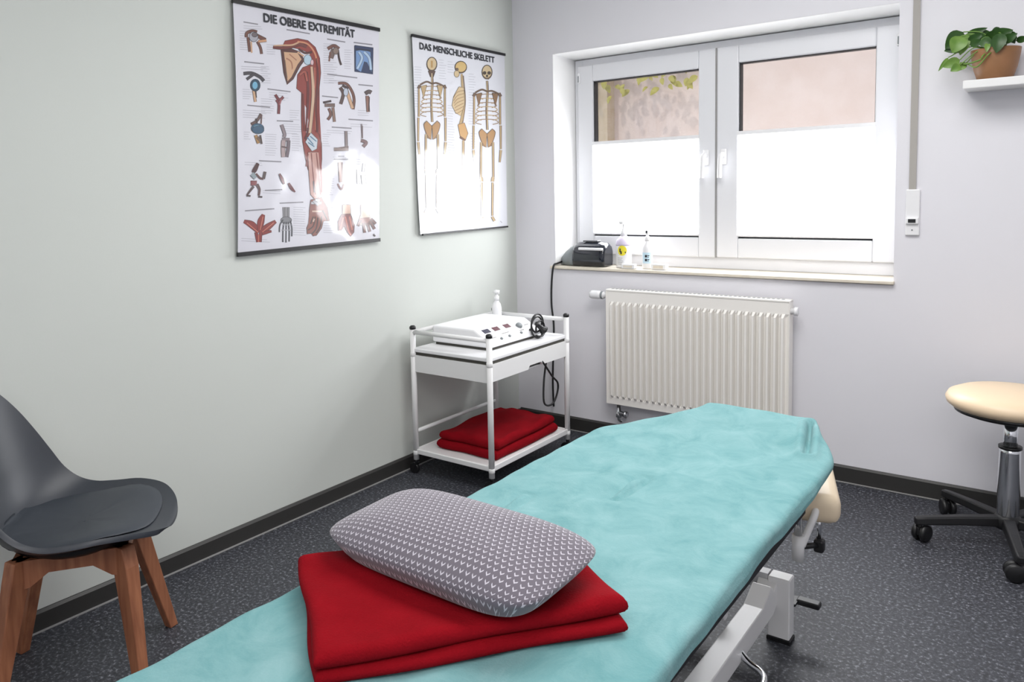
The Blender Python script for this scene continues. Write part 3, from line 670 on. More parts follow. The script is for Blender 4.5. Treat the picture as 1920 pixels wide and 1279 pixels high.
# ------------------------------------------------------------------ shelf and plant
sh = bmn(); add_rbox(sh, (2.192, -.165, 1.698), (3.0, -.0005, 1.730), .003, 2)
tag(obj('wall_shelf', sh, M['white']), 'white floating shelf on the wall holding the potted plant', 'shelf')
PC = Vector((2.288, -.085, 1.730))
pt = thing('potted_plant', 'trailing green plant in a brown pot at the left end of the wall shelf', 'plant', PC)
b = bmn(); add_lathe(b, [(0, .0005), (.054, .0005), (.058, .003), (.071, .045), (.080, .095), (.082, .116), (.076, .116), (.072, .102), (0, .102)], PC, 32)
obj('pot', b, M['pot'], pt)
b = bmn(); add_lathe(b, [(.070, .1025), (.03, .106), (0, .108)], PC, 20); obj('soil', b, M['soil'], pt)
b = bmn(); bs = bmn(); toward = Vector((.1, -1, -.15))
def pl(px, py, y=-.12):
    q = survey(px, py, 1, y); return q
def sprig(a, ctrl, tip0, tip1, w, mi, up=None):
    add_tube(bs, smooth_path([a, ctrl, tip0], 6), .0022, 6); leaf(b, tip0, tip1, w, up or toward, mi)
o0 = PC + Vector((0, 0, .105))
def L_(p0, p1, w, mi, y=-.12, up=None, ctrl=None):
    a, c = pl(*p0, y), pl(*p1, y - .015); st0 = o0 + Vector((random.uniform(-.03, .03), random.uniform(-.03, .03), 0))
    sprig(st0, ctrl or ((st0 + a) * .5 + Vector((0, -.01, .03))), a, c, w, mi, up)
L_((1806, 60), (1772, 92), .066, 0, -.10); L_((1803, 68), (1786, 100), .062, 1, -.14)
L_((1812, 82), (1770, 96), .05, 0, -.09); L_((1812, 64), (1800, 104), .05, 1, -.11)
L_((1800, 112), (1766, 126), .040, 1, -.15); L_((1800, 122), (1782, 134), .034, 1, -.16); L_((1812, 118), (1792, 133), .028, 1, -.14)
L_((1778, 108), (1759, 134), .016, 1, -.12)
L_((1812, 66), (1852, 52), .028, 0, -.08); L_((1815, 78), (1845, 62), .032, 0, -.12); L_((1830, 72), (1852, 74), .04, 0, -.12); L_((1818, 84), (1846, 76), .03, 0, -.13)
L_((1850, 78), (1878, 54), .046, 0, -.11); L_((1862, 70), (1900, 56), .05, 0, -.13); L_((1876, 62), (1868, 100), .048, 0, -.16); L_((1884, 66), (1908, 72), .04, 0, -.12)
L_((1880, 78), (1908, 62), .036, 0, -.14); L_((1840, 74), (1862, 88), .04, 0, -.15); L_((1890, 60), (1903, 82), .036, 0, -.10); L_((1905, 76), (1932, 70), .026, 0, -.08)
L_((1858, 60), (1838, 78), .05, 0, -.07); L_((1880, 56), (1856, 72), .05, 0, -.06)
L_((1852, 80), (1850, 98), .02, 1, -.16)
add_tube(bs, smooth_path([o0 + Vector((-.02, -.05, .0)), PC + Vector((-.035, -.085, .085)), pl(1838, 112, -.165), pl(1812, 120, -.155), pl(1800, 118, -.15)], 6), .003, 6)
add_tube(bs, smooth_path([o0 + Vector((-.0, -.06, .0)), PC + Vector((-.015, -.085, .09)), pl(1848, 108, -.168), pl(1830, 126, -.165), pl(1812, 119, -.15)], 6), .0025, 6)
obj('foliage', b, [M['leaf'], M['leaf2']], pt, recalc=False); obj('stems', bs, M['leaf2'], pt)

# ------------------------------------------------------------------ trolley
TX0, TX1, TY0, TY1 = .085, .533, -1.02, -.352
tr = thing('equipment_trolley', 'white tubular two-shelf trolley on casters standing in the room corner', 'trolley', (.31, -.69, 0))
for (x, y) in ((TX0, TY0), (TX1, TY0), (TX1, TY1), (TX0, TY1)):
    b = bmn(); add_tube(b, [(x, y, .071), (x, y, .71)], .0135, 16)
    for z in (.585, .105): add_lathe(b, [(.0135, -.010), (.0146, -.009), (.0146, .009), (.0135, .010)], (x, y, z), 16)
    lg = obj('post', b, M['white'], tr)
    b = bmn(); add_lathe(b, [(.0138, 0), (.0155, .002), (.0155, .012), (.010, .018), (0, .0195)], (x, y, .705), 16); obj('end_cap', b, M['black'], lg)
    b = bmn(); add_lathe(b, [(.024, -.009), (.026, -.004), (.026, .004), (.024, .009)], (x - .012, y, .0262), 20, ax=(0, 1, 0))
    add_tube(b, [(x, y, .075), (x, y, .052)], .008, 10); add_prism(b, [(x - .03, .03), (x - .012, .055), (x + .012, .056), (x + .006, .045), (x - .008, .028)], 1, y - .014, y + .014)
    k = obj('caster', b, M['black'], lg)
for a, c in (((TX0, TY0), (TX1, TY0)), ((TX1, TY1), (TX0, TY1)), ((TX0, TY1), (TX0, TY0))):
    b = bmn(); add_tube(b, [(a[0], a[1], .692), (c[0], c[1], .692)], .011, 12); obj('guard_rail', b, M['white'], tr)
b = bmn(); add_tube(b, [(TX0, TY0, .209), (TX0, TY1, .209)], .009, 12); obj('lower_rail', b, M['white'], tr)
b = bmn(); add_rbox(b, (TX0 - .005, TY0 - .005, .597), (TX1 + .002, TY1 + .005, .615), .004, 2); obj('top_shelf', b, M['white2'], tr)
b = bmn(); add_box(b, (TX0 + .004, TY0 + .003, .583), (TX1 - .004, TY1 - .003, .5968)); obj('shadow_gap', b, M['shadow_gap'], tr)
# drawer tray under the top shelf: long side towards the room has a grip notch
b = bmn()
yy0, yy1 = TY0 + .006, TY1 - .006
notch = [(yy0, .583), (yy0, .505), (-.715, .505), (-.70, .522), (-.60, .522), (-.588, .507), (yy1, .505), (yy1, .583)]
add_prism(b, notch, 0, TX1 - .010, TX1 + .004)
d = obj('drawer', b, M['steel'] if False else M['white'], tr)
b = bmn(); add_box(b, (TX0, TY0 - .004, .502), (TX1 - .012, TY0 + .005, .582)); obj('side_panel', b, M['white'], tr)
b = bmn(); add_box(b, (TX0, TY1 - .005, .502), (TX1 - .012, TY1 + .004, .582)); obj('side_panel', b, M['white'], tr)
b = bmn(); add_box(b, (TX0 - .004, TY0 + .006, .502), (TX0 + .004, TY1 - .006, .582)); add_box(b, (TX0, TY0, .502), (TX1 - .012, TY1, .506)); obj('drawer_tray', b, M['white'], tr)
b = bmn(); add_box(b, (TX0, TY0, .108), (TX1, TY1, .116)); 
add_rbox(b, (TX1 - .004, TY0, .100), (TX1 + .008, TY1, .126), .003, 2); add_rbox(b, (TX0, TY0 - .007, .100), (TX1, TY0 + .005, .124), .003, 2)
add_rbox(b, (TX0 - .006, TY0, .100), (TX0 + .004, TY1, .124), .003, 2); add_rbox(b, (TX0, TY1 - .005, .100), (TX1, TY1 + .006, .124), .003, 2)
obj('lower_shelf', b, M['white'], tr)

# folded red towels on the lower shelf
def cushion_slab(bm, x0, x1, y0, y1, z0, z1, ang=0, r=None, wav=.004, seed=0, n=26):
    """soft folded layer with rounded edges"""
    rnd = random.Random(seed); ph = [rnd.uniform(0, 6) for _ in range(4)]
    cx, cy = (x0 + x1) / 2, (y0 + y1) / 2; hx, hy = (x1 - x0) / 2, (y1 - y0) / 2; h = (z1 - z0) / 2; r = r or h
    ca, sa = math.cos(ang), math.sin(ang)
    def pos(u, v, side):
        # u,v in [-1,1]
        ex = min(1, (1 - abs(u)) * hx / r); ey = min(1, (1 - abs(v)) * hy / r)
        e = min(ex, ey); q = math.sqrt(max(0, 1 - (1 - e) ** 2))
        z = (z0 + z1) / 2 + side * h * q
        if side > 0: z += wav * q * (math.sin(u * 5 + ph[0]) * math.cos(v * 4 + ph[1]) + .5 * math.sin(u * 11 + v * 7 + ph[2])) * .6
        x = u * hx * (1 + .012 * math.sin(v * 4 + ph[3])); y = v * hy * (1 + .015 * math.sin(u * 5 + ph[1]))
        return (cx + x * ca - y * sa, cy + x * sa + y * ca, z)
    us = [math.copysign(1 - (1 - abs(t)) ** 1.8, t) for t in [(-1 + 2 * i / n) for i in range(n + 1)]]
    T = [[bm.verts.new(pos(u, v, 1)) for u in us] for v in us]
    B = [[T[j][i] if i in (0, n) or j in (0, n) else bm.verts.new(pos(us[i], us[j], -1)) for i in range(n + 1)] for j in range(n + 1)]
    for j in range(n):
        for i in range(n):
            f = bm.faces.new((T[j][i], T[j][i + 1], T[j + 1][i + 1], T[j + 1][i])); f.smooth = True
            q = (B[j][i], B[j + 1][i], B[j + 1][i + 1], B[j][i + 1])
            f = bm.faces.new(q); f.smooth = True
b = bmn()
cushion_slab(b, .150, .508, -.945, -.40, .117, .165, seed=1, r=.022)
cushion_slab(b, .165, .505, -.94, -.42, .163, .208, ang=.02, seed=2, r=.022, wav=.01)
tag(obj('folded_towel', b, M['red']), 'folded dark red fleece towel lying on the lower shelf of the trolley', 'towel')

# treatment unit on top shelf
un = thing('therapy_unit', 'white treatment unit with small displays and knobs on top of the trolley', 'medical device', (.27, -.65, .615))
b = bmn()
ux0, ux1 = .105, .455
uy0, uy1 = -.90, -.47
# profile in x,z : sloped control front towards the room
def uprof(y, in_=0): return [(ux0 + in_, y, .628), (ux1 - in_, y, .628), (ux1 - in_, y, .652), (ux1 - .095, y, .708 - in_), (ux0 + in_, y, .708 - in_)]
add_loft(b, uprof(uy0), uprof(uy1))
body = obj('housing', b, M['white2'], un, bevel=.008)
b = bmn(); add_box(b, (ux0 + .012, uy0 + .012, .6155), (ux1 - .012, uy1 - .012, .629)); obj('plinth', b, M['shadow_gap'], un)
def slope(t, y, o=.001):   # t 0..1 up the control slope
    p = Vector((ux1, y, .652)).lerp(Vector((ux1 - .095, y, .708)), t); nrm = Vector((.056, 0, .095)).normalized(); return p + nrm * o
def plate(bm, t0, t1, ya, yb, o=.0015):
    q = [slope(t0, ya, 0.0), slope(t0, yb, 0.0), slope(t1, yb, 0.0), slope(t1, ya, 0.0)]; q2 = [slope(t0, ya, o), slope(t0, yb, o), slope(t1, yb, o), slope(t1, ya, o)]
    add_loft(bm, q, q2)
for ya, yb, m in ((-.862, -.812, 'displayb'), (-.782, -.735, 'display'), (-.690, -.645, 'display')):
    b = bmn(); plate(b, .62, .86, ya, yb); obj('display', b, M[m], un)
for y, t, r in ((-.59, .55, .017),):
    b = bmn(); nrm = Vector((.056, 0, .095)).normalized(); add_lathe(b, [(r, 0), (r, .008), (r * .75, .014), (0, .0145)], slope(t, y, 0), 20, ax=nrm); obj('knob', b, M['brushed'], un)
for y, t in ((-.80, .1), (-.63, .12), (-.55, .12), (-.73, .12)):
    b = bmn(); nrm = Vector((.056, 0, .095)).normalized(); add_lathe(b, [(.007, 0), (.007, .006), (0, .0065)], slope(t, y, 0), 14, ax=nrm); obj('socket', b, M['black'] if y == -.55 else M['brushed'], un)
for y0_, y1_, t0, t1 in ((-.86, -.82, .25, .3), (-.62, -.585, .25, .3), (-.76, -.70, .35, .4), (-.545, -.51, .5, .55)):
    b = bmn(); plate(b, t0, t1, y0_, y1_, .0008); obj('printed_mark', b, M['caulk'], un)
b = bmn()
add_tube(b, smooth_path([(TX1 - .03, -.60, .545), (TX1 + .004, -.585, .515), (TX1 + .02, -.53, .44), (TX1 + .02, -.475, .39), (TX1 + .015, -.48, .33), (TX1 + .005, -.51, .29), (TX1 - .02, -.54, .30), (TX1 - .03, -.525, .40), (TX1 - .03, -.50, .50), (TX1 - .03, -.48, .56)], 7), .005, 8)
obj('power_cord', b, M['black'], un)
# coiled probe with lead
pr = thing('treatment_probe', 'black hand probe with its coiled lead hung at the right end of the trolley top', 'medical device', (.45, -.40, .62))
b = bmn(); ctr = survey(1009, 611, 0, .465)
path = []
ex = Vector((0.12, 1, 0)).normalized()
for i in range(75):
    a = i / 74 * 2 * PI * 2.6; rr = .042 + .016 * math.sin(a * .7 + 1)
    path.append(ctr + Vector((.001 * i * .35 - .012, 0, 0)) + ex * (rr * math.cos(a)) + Vector((0, 0, rr * 1.05 * math.sin(a) - .002)))
add_tube(b, path, .0045, 8); obj('lead', b, M['black'], pr)
b = bmn(); add_lathe(b, [(0, -.03), (.009, -.029), (.012, -.01), (.013, .02), (.022, .026), (.023, .036), (0, .037)], ctr + Vector((.016, -.012, 0)), 18, ax=(.25, .5, -.5)); obj('probe_head', b, M['black'], pr)
b = bmn(); add_tube(b, smooth_path([ctr + Vector((.012, -.03, -.046)), ctr + Vector((.02, .005, -.05)), ctr + Vector((.01, .045, -.03)), ctr + Vector((-.0, .05, .0))], 6), .0045, 8); obj('lead_end', b, M['black'], pr)
# white bottle
bt = thing('dispenser_bottle', 'plain white dispenser bottle standing on the trolley behind the treatment unit', 'bottle', (.14, -.40, .615))
b = bmn(); add_lathe(b, [(0, 0), (.024, 0), (.026, .004), (.026, .115), (.022, .135), (.012, .150), (.012, .158), (0, .158)], (.14, -.405, .6155), 24); obj('bottle_body', b, M['white2'], bt)
b = bmn(); add_lathe(b, [(.014, .155), (.014, .178), (.009, .180), (.007, .192), (.016, .194), (.017, .208), (0, .211)], (.14, -.405, .6155), 20)
add_tube(b, [(.14, -.405, .818), (.165, -.417, .812)], .005, 8); obj('pump_cap', b, M['white2'], bt)

# ------------------------------------------------------------------ things on the sill  (sill top z .925)
SZ = .9255
dv = thing('compressor_unit', 'glossy black rounded device with a black cable on the left end of the window sill', 'device', (.43, .06, SZ))
def dsec(x, s=1.0, lift=0):
    # cross-section in y,z of the lying body at x
    pr_ = [(-.052, .004), (-.058, .04), (-.056, .082), (-.044, .108), (-.02, .126), (.015, .132), (.042, .122), (.055, .09), (.056, .03), (.05, .004)]
    return [(x, .065 + y * s, SZ + .001 + lift + z * (s if s < 1 else 1)) for y, z in pr_]
b = bmn()
secs = [dsec(.365, .93), dsec(.375, .98), dsec(.40, 1.0), dsec(.46, 1.03), dsec(.52, 1.01), dsec(.548, .97), dsec(.56, .86)]
rr_ = [[b.verts.new(p) for p in s] for s in secs]
for A, B in zip(rr_, rr_[1:]):
    for i in range(len(A)):
        j = (i + 1) % len(A); f = b.faces.new((A[i], A[j], B[j], B[i])); f.smooth = True
b.faces.new(rr_[0]); b.faces.new(list(reversed(rr_[-1])))
obj('housing', b, M['blackg'], dv)
b = bmn()
secs = [dsec(.3645, .90), dsec(.335, .80), dsec(.30, .60), dsec(.272, .36)]
rr_ = [[b.verts.new(p) for p in s] for s in secs]
for A, B in zip(rr_, rr_[1:]):
    for i in range(len(A)):
        j = (i + 1) % len(A); f = b.faces.new((A[i], A[j], B[j], B[i])); f.smooth = True
b.faces.new(rr_[0]); b.faces.new(list(reversed(rr_[-1]))); obj('end_cap', b, M['brushed'], dv)
b = bmn(); add_rbox(b, (.405, .004, SZ + .090), (.55, .03, SZ + .104), .004, 2, xf=None); obj('silver_strip', b, M['white2'], dv)
b = bmn(); add_rbox(b, (.41, .05, SZ + .1335), (.50, .09, SZ + .141), .002, 1); obj('top_handle', b, M['blackg'], dv)
b = bmn()
add_tube(b, smooth_path([(.28, .045, SZ + .02), (.272, .0, SZ + .012), (.268, -.024, SZ + .006), (.262, -.032, SZ - .03), (.252, -.03, .80), (.250, -.027, .70), (.262, -.028, .60), (.262, -.03, .48), (.255, -.03, .36), (.25, -.026, .25), (.25, -.02, .12)], 8), .0055, 8)
obj('power_cord', b, M['black'], dv)
def bottle_a():
    t = thing('spray_bottle', 'white bottle with a round yellow label and lilac top on the window sill', 'bottle', (.66, .05, SZ))
    c = (.655, .055, SZ + .0005)
    b = bmn(); add_lathe(b, [(0, 0), (.038, 0), (.041, .004), (.041, .125), (.037, .145), (.016, .168), (.014, .176), (0, .176)], c, 28); obj('bottle_body', b, M['white2'], t)
    b = bmn(); add_lathe(b, [(.0165, .168), (.0165, .19), (.010, .2), (.006, .215), (.006, .235), (0, .236)], c, 18)
    add_rbox(b, (c[0] - .012, c[1] - .034, c[2] + .232), (c[0] + .012, c[1] + .012, c[2] + .25), .004, 2); obj('pump_head', b, M['white2'], t)
    b = bmn(); add_lathe(b, [(.0412, .118), (.0414, .126), (.0375, .146), (.018, .169)], c, 28); obj('shoulder_band', b, M['lilac'], t)
    def lab(bm, x0, x1, z0, z1, r, mi=0, round_=False, n=12):
        V = []
        for i in range(n + 1):
            u = -1 + 2 * i / n; a = -PI / 2 + .22 + (x0 + (x1 - x0) * i / n)
            hh = math.sqrt(max(0, 1 - u * u)) if round_ else 1; zc, zh = (z0 + z1) / 2, (z1 - z0) / 2 * max(hh, .05)
            V.append([bm.verts.new((c[0] + r * math.cos(a), c[1] + r * math.sin(a), c[2] + z)) for z in (zc - zh, zc + zh)])
        for A, B in zip(V, V[1:]): bm.faces.new((A[0], B[0], B[1], A[1])).material_index = mi
    b = bmn(); lab(b, -.62, .62, .066, .120, .0416, round_=True); lab(b, -.34, -.16, .084, .104, .042, 1); lab(b, -.22, -.02, .074, .090, .042, 1); lab(b, .36, .50, .080, .088, .042, 1)
    obj('yellow_label', b, [M['yellow'], M['ink']], t)
    b = bmn()
    for k in range(5): lab(b, -.65, -.05 + .1 * (k % 3), .02 + k * .008, .022 + k * .008, .0416)
    obj('label_text', b, M['caulk'], t)
bottle_a()
def bottle_b():
    t = thing('spray_bottle', 'slim white bottle with a pale blue label and dark lettering on the window sill', 'bottle', (.79, .05, SZ))
    c = (.79, .055, SZ + .0005)
    b = bmn(); add_lathe(b, [(0, 0), (.025, 0), (.027, .003), (.027, .10), (.024, .118), (.012, .135), (.011, .150), (0, .15)], c, 24); obj('bottle_body', b, M['white2'], t)
    b = bmn(); add_lathe(b, [(.013, .145), (.013, .165), (.008, .17), (.005, .175), (.005, .188), (.010, .19), (.010, .2), (0, .201)], c, 18); obj('spray_cap', b, M['white2'], t)
    b = bmn(); add_rbox(b, (c[0] - .005, c[1] - .016, c[2] + .185), (c[0] + .005, c[1] - .007, c[2] + .2), .001, 1); obj('nozzle', b, M['ink'], t)
    def lab(bm, x0, x1, z0, z1, r, mi=0, n=10):
        V = [[bm.verts.new((c[0] + r * math.cos(-PI / 2 + .3 + x0 + (x1 - x0) * i / n), c[1] + r * math.sin(-PI / 2 + .3 + x0 + (x1 - x0) * i / n), c[2] + z)) for z in (z0, z1)] for i in range(n + 1)]
        for A, B in zip(V, V[1:]): bm.faces.new((A[0], B[0], B[1], A[1])).material_index = mi
    b = bmn(); lab(b, -.95, .95, .028, .085, .0276)
    for z in (.066, .046): 
        lab(b, -.35, .05, z - .006, z + .007, .0279, 1); lab(b, .1, .5, z + .001, z + .005, .0279, 1); lab(b, .1, .4, z - .006, z - .003, .0279, 1)
    obj('blue_label', b, [M['bluelabel'], M['ink']], t)
bottle_b()
for x0, x1, ya, yb, h, lab_ in ((.672, .748, -.012, .02, .026, 'small white carton lying at the front of the sill between the two bottles'), (.832, .912, .005, .045, .030, 'small cream carton on the sill right of the slim bottle')):
    t = thing('small_carton', lab_, 'box', ((x0 + x1) / 2, (ya + yb) / 2, SZ))
    b = bmn(); add_rbox(b, (x0, ya, SZ + .0005), (x1, yb, SZ + h), .004, 2); obj('carton_body', b, M['white2'], t)
    b = bmn(); add_box(b, (x0 + .012, ya - .0008, SZ + .007), (x1 - .014, ya + .002, SZ + h - .007)); obj('printed_panel', b, M['sill'], t)

# ------------------------------------------------------------------ treatment table
TZ = .60
LX, RXx = 1.376, 2.047
mt = thing('treatment_table', 'long treatment table with white steel frame standing in the middle of the room', 'treatment table', (1.7, -2.2, 0))
def half(y):
    """left and right edge of the couch at y; tapers at the head end"""
    t = min(1, max(0, (y + 1.66) / .36)); s = t * t * (3 - 2 * t)
    t = min(1, max(0, (y + 1.56) / .27)); s2 = t * t * (3 - 2 * t); return LX + .235 * s, RXx + .008 * min(1, max(0, (y + 2.1) / .4)) - .100 * s2 + .012 * min(1, max(0, (-2.2 - y) / .6))
def topz(y):
    t = min(1, max(0, (y + 1.62) / .34)); return TZ + .045 * t * t * (3 - 2 * t)
YF, YN = -1.285, -3.30
def couch(bm, inset, z_off, th):
    n = 34; T = []; B = []
    for i in range(n + 1):
        y = YN + inset + (YF - YN - 2 * inset) * i / n; l, r = half(y); l += inset; r -= inset; z = topz(y) + z_off
        T.append([bm.verts.new((l, y, z)), bm.verts.new((r, y, z))]); B.append([bm.verts.new((l, y, z - th)), bm.verts.new((r, y, z - th))])
    for i in range(n):
        bm.faces.new((T[i][0], T[i][1], T[i + 1][1], T[i + 1][0])); bm.faces.new((B[i][0], B[i + 1][0], B[i + 1][1], B[i][1]))
        bm.faces.new((T[i][0], T[i + 1][0], B[i + 1][0], B[i][0])); bm.faces.new((T[i][1], B[i][1], B[i + 1][1], T[i + 1][1]))
    bm.faces.new((T[0][0], B[0][0], B[0][1], T[0][1])); bm.faces.new((T[n][0], T[n][1], B[n][1], B[n][0]))
b = bmn(); couch(b, .030, -.026, .034); obj('padded_top', b, M['beige'], mt, bevel=.008)
b = bmn(); add_box(b, (LX + .05, -3.2, .49), (RXx - .034, -1.66, .539)); obj('top_frame', b, M['black'], mt)
# lowered arm rest pad beside the head section
b = bmn(); xf = Matrix.Translation((1.930, -1.325, .430)) @ Matrix.Rotation(.29, 4, 'Z')
add_rbox(b, (-.085, -.165, -.043), (.085, .165, .043), .03, 5, xf=xf); obj('arm_rest', b, M['beige'], mt, smooth=True)
b = bmn(); add_tube(b, [(1.964, -1.535, .30), (1.964, -1.535, .372)], .0165, 16); hs = obj('strut_sleeve', b, M['white'], mt)
b = bmn(); add_tube(b, [(1.964, -1.535, .372), (1.958, -1.535, .54)], .011, 14); obj('strut', b, M['chrome'], mt)
b = bmn(); add_tube(b, smooth_path([(1.972, -1.53, .34), (1.985, -1.51, .385), (1.995, -1.49, .42), (1.99, -1.44, .44)], 5), .010, 10); obj('arm_rest_bracket', b, M['white'], mt)
b = bmn(); add_tube(b, [(1.995, -1.44, .32), (1.995, -1.44, .42)], .007, 10); obj('adjusting_rod', b, M['chrome'], mt)
b = bmn(); add_tube(b, [(1.965, -1.50, .325), (2.0, -1.445, .318)], .008, 10); add_rbox(b, (1.985, -1.46, .298), (2.012, -1.43, .335), .006, 2); obj('clamp_knob', b, M['black'], mt)
# base frame
for (x, y) in ((1.895, -1.447), (1.53, -1.447), (1.895, -3.0), (1.53, -3.0)):
    b = bmn(); add_rbox(b, (x - .031, y - .025, .014), (x + .031, y + .025, .198), .003, 1); lg = obj('leg', b, M['white'], mt)
    b = bmn(); add_rbox(b, (x - .034, y - .026, .0005), (x + .034, y + .026, .0145), .002, 1); obj('foot_pad', b, M['black'], lg)
b = bmn(); add_box(b, (1.563, -1.465, .15), (1.862, -1.43, .2)); obj('cross_beam', b, M['steel'], mt)
b = bmn(); add_box(b, (1.563, -3.02, .15), (1.862, -2.98, .2)); obj('cross_beam', b, M['steel'], mt)
for x in (1.835, 1.56):
    b = bmn(); add_prism(b, [(-1.466, .115), (-1.466, .185), (-1.495, .165), (-1.52, .192), (-1.60, .160), (-2.98, .160), (-2.98, .098), (-1.50, .098)], 0, x - .0, x + .055)
    obj('side_beam', b, M['white'], mt, bevel=.003)
b = bmn(); add_box(b, (1.59, -2.9, .19), (1.64, -1.9, .23)); add_loft(b, [(1.66, -2.8, .19), (1.72, -2.8, .19), (1.72, -2.86, .19), (1.66, -2.86, .19)], [(1.66, -1.9, .505), (1.72, -1.9, .505), (1.72, -1.96, .505), (1.66, -1.96, .505)])
add_loft(b, [(1.73, -1.7, .19), (1.79, -1.7, .19), (1.79, -1.76, .19), (1.73, -1.76, .19)], [(1.73, -2.7, .505), (1.79, -2.7, .505), (1.79, -2.76, .505), (1.73, -2.76, .505)])
add_tube(b, [(1.56, -1.73, .19), (1.83, -1.73, .19)], .02, 10); add_tube(b, [(1.56, -2.83, .19), (1.83, -2.83, .19)], .02, 10)
obj('lifting_arms', b, M['steel'], mt)
b = bmn(); add_tube(b, smooth_path([(1.875, -1.77, .125), (1.91, -1.785, .105), (1.945, -1.80, .10), (1.965, -1.84, .10), (1.968, -1.95, .10), (1.968, -2.6, .10), (1.95, -2.68, .10), (1.88, -2.70, .125)], 6), .009, 10); obj('foot_control_bar', b, M['chrome'], mt)
b = bmn(); add_rbox(b, (1.925, -1.40, .095), (1.99, -1.368, .112), .004, 2, xf=None); add_box(b, (1.86, -1.425, .10), (1.93, -1.37, .108)); obj('foot_lever', b, M['black'], mt)

# aqua sheet over the table
def seg_dist(p, a, c):
    ab = c - a; t = max(0, min(1, (p - a).dot(ab) / ab.dot(ab))); return (p - (a + ab * t)).length, t
crs = []
for (a, c, h, w) in (((1206, 899), (1157, 934), .012, .006), ((985, 932), (945, 962), .010, .007), ((1300, 905), (1270, 925), .003, .01), ((905, 1010), (880, 1030), .003, .01)):
    A, C_ = survey(*a, 2, TZ), survey(*c, 2, TZ); crs.append((A.xy, C_.xy, h, w))
FA, FC = survey(1519, 796, 2, .64).xy, survey(1513, 842, 2, .625).xy
b = bmn(); NY, NX = 250, 96
r_c, dropz = .018, .022
rowsv = []
def sect(y, endz, inset):
    """list of points across the couch at row y"""
    l, r = half(y); l += inset; r -= inset; z = topz(y) + .003 + endz; P = []
    cut = min(1, max(0, (y + 1.93) / .33)); dr = dropz * (1 - .75 * cut)
    if inset > 0: dr = dropz * .5
    for i in range(4): P.append((l - .001 - .002 * math.sin(y * 17), z - r_c - dropz * (1 - i / 4)))
    for i in range(6): a = i / 5 * PI / 2; P.append((l + r_c * (1 - math.cos(a)), z - r_c * (1 - math.sin(a))))
    n = NX - 20
    for i in range(1, n): P.append((l + r_c + (r - l - 2 * r_c) * i / n, z))
    for i in range(6): a = PI / 2 * (1 - i / 5); P.append((r - r_c * (1 - math.cos(a)), z - r_c * (1 - math.sin(a))))
    for i in range(4): P.append((r + .001 + .002 * math.sin(y * 13), z - r_c - dr * (i + 1) / 4))
    return P
def height(x, y):
    h = .0016 * math.sin(x * 23 + 3 * math.sin(y * 5)) * math.sin(y * 9) + .0012 * math.sin(x * 41 + y * 27) + .0009 * math.sin(x * 13 - y * 52)
    p = Vector((x, y))
    for A, C_, hh, w in crs:
        d, t = seg_dist(p, A, C_)
        if d < .05: h += hh * math.exp(-(d / w) ** 2) * math.sin(PI * min(max(t, .05), .95)) - hh * .5 * math.exp(-((d - .016) / w) ** 2)
    d, t = seg_dist(p, FA, FC)
    if d < .08: h += -.027 * math.exp(-(d / .006) ** 2) + .010 * math.exp(-((d - .022) / .010) ** 2)
    return h
ys = [YN + (YF - .03 - YN) * i / NY for i in range(NY + 1)]
spec = [(y, 0, 0) for y in ys] + [(YF - .03 + .03 * math.sin(a), -.03 * (1 - math.cos(a)), .012 * (1 - math.cos(a))) for a in (.3, .6, .9, 1.2, PI / 2)] + [(YF + .001, -.05, .014), (YF + .002, -.075, .015)]
for y, ez, ins in spec:
    rowsv.append([b.verts.new((x, y, z + (height(x, y) if abs(ez) < .02 else 0))) for x, z in sect(y, ez, ins)])
for A, B in zip(rowsv, rowsv[1:]):
    for i in range(len(A) - 1):
        f = b.faces.new((A[i], A[i + 1], B[i + 1], B[i])); f.smooth = True
so = obj('fitted_sheet', b, M['sheet']); tag(so, 'aqua terry sheet stretched over the treatment table', 'sheet')

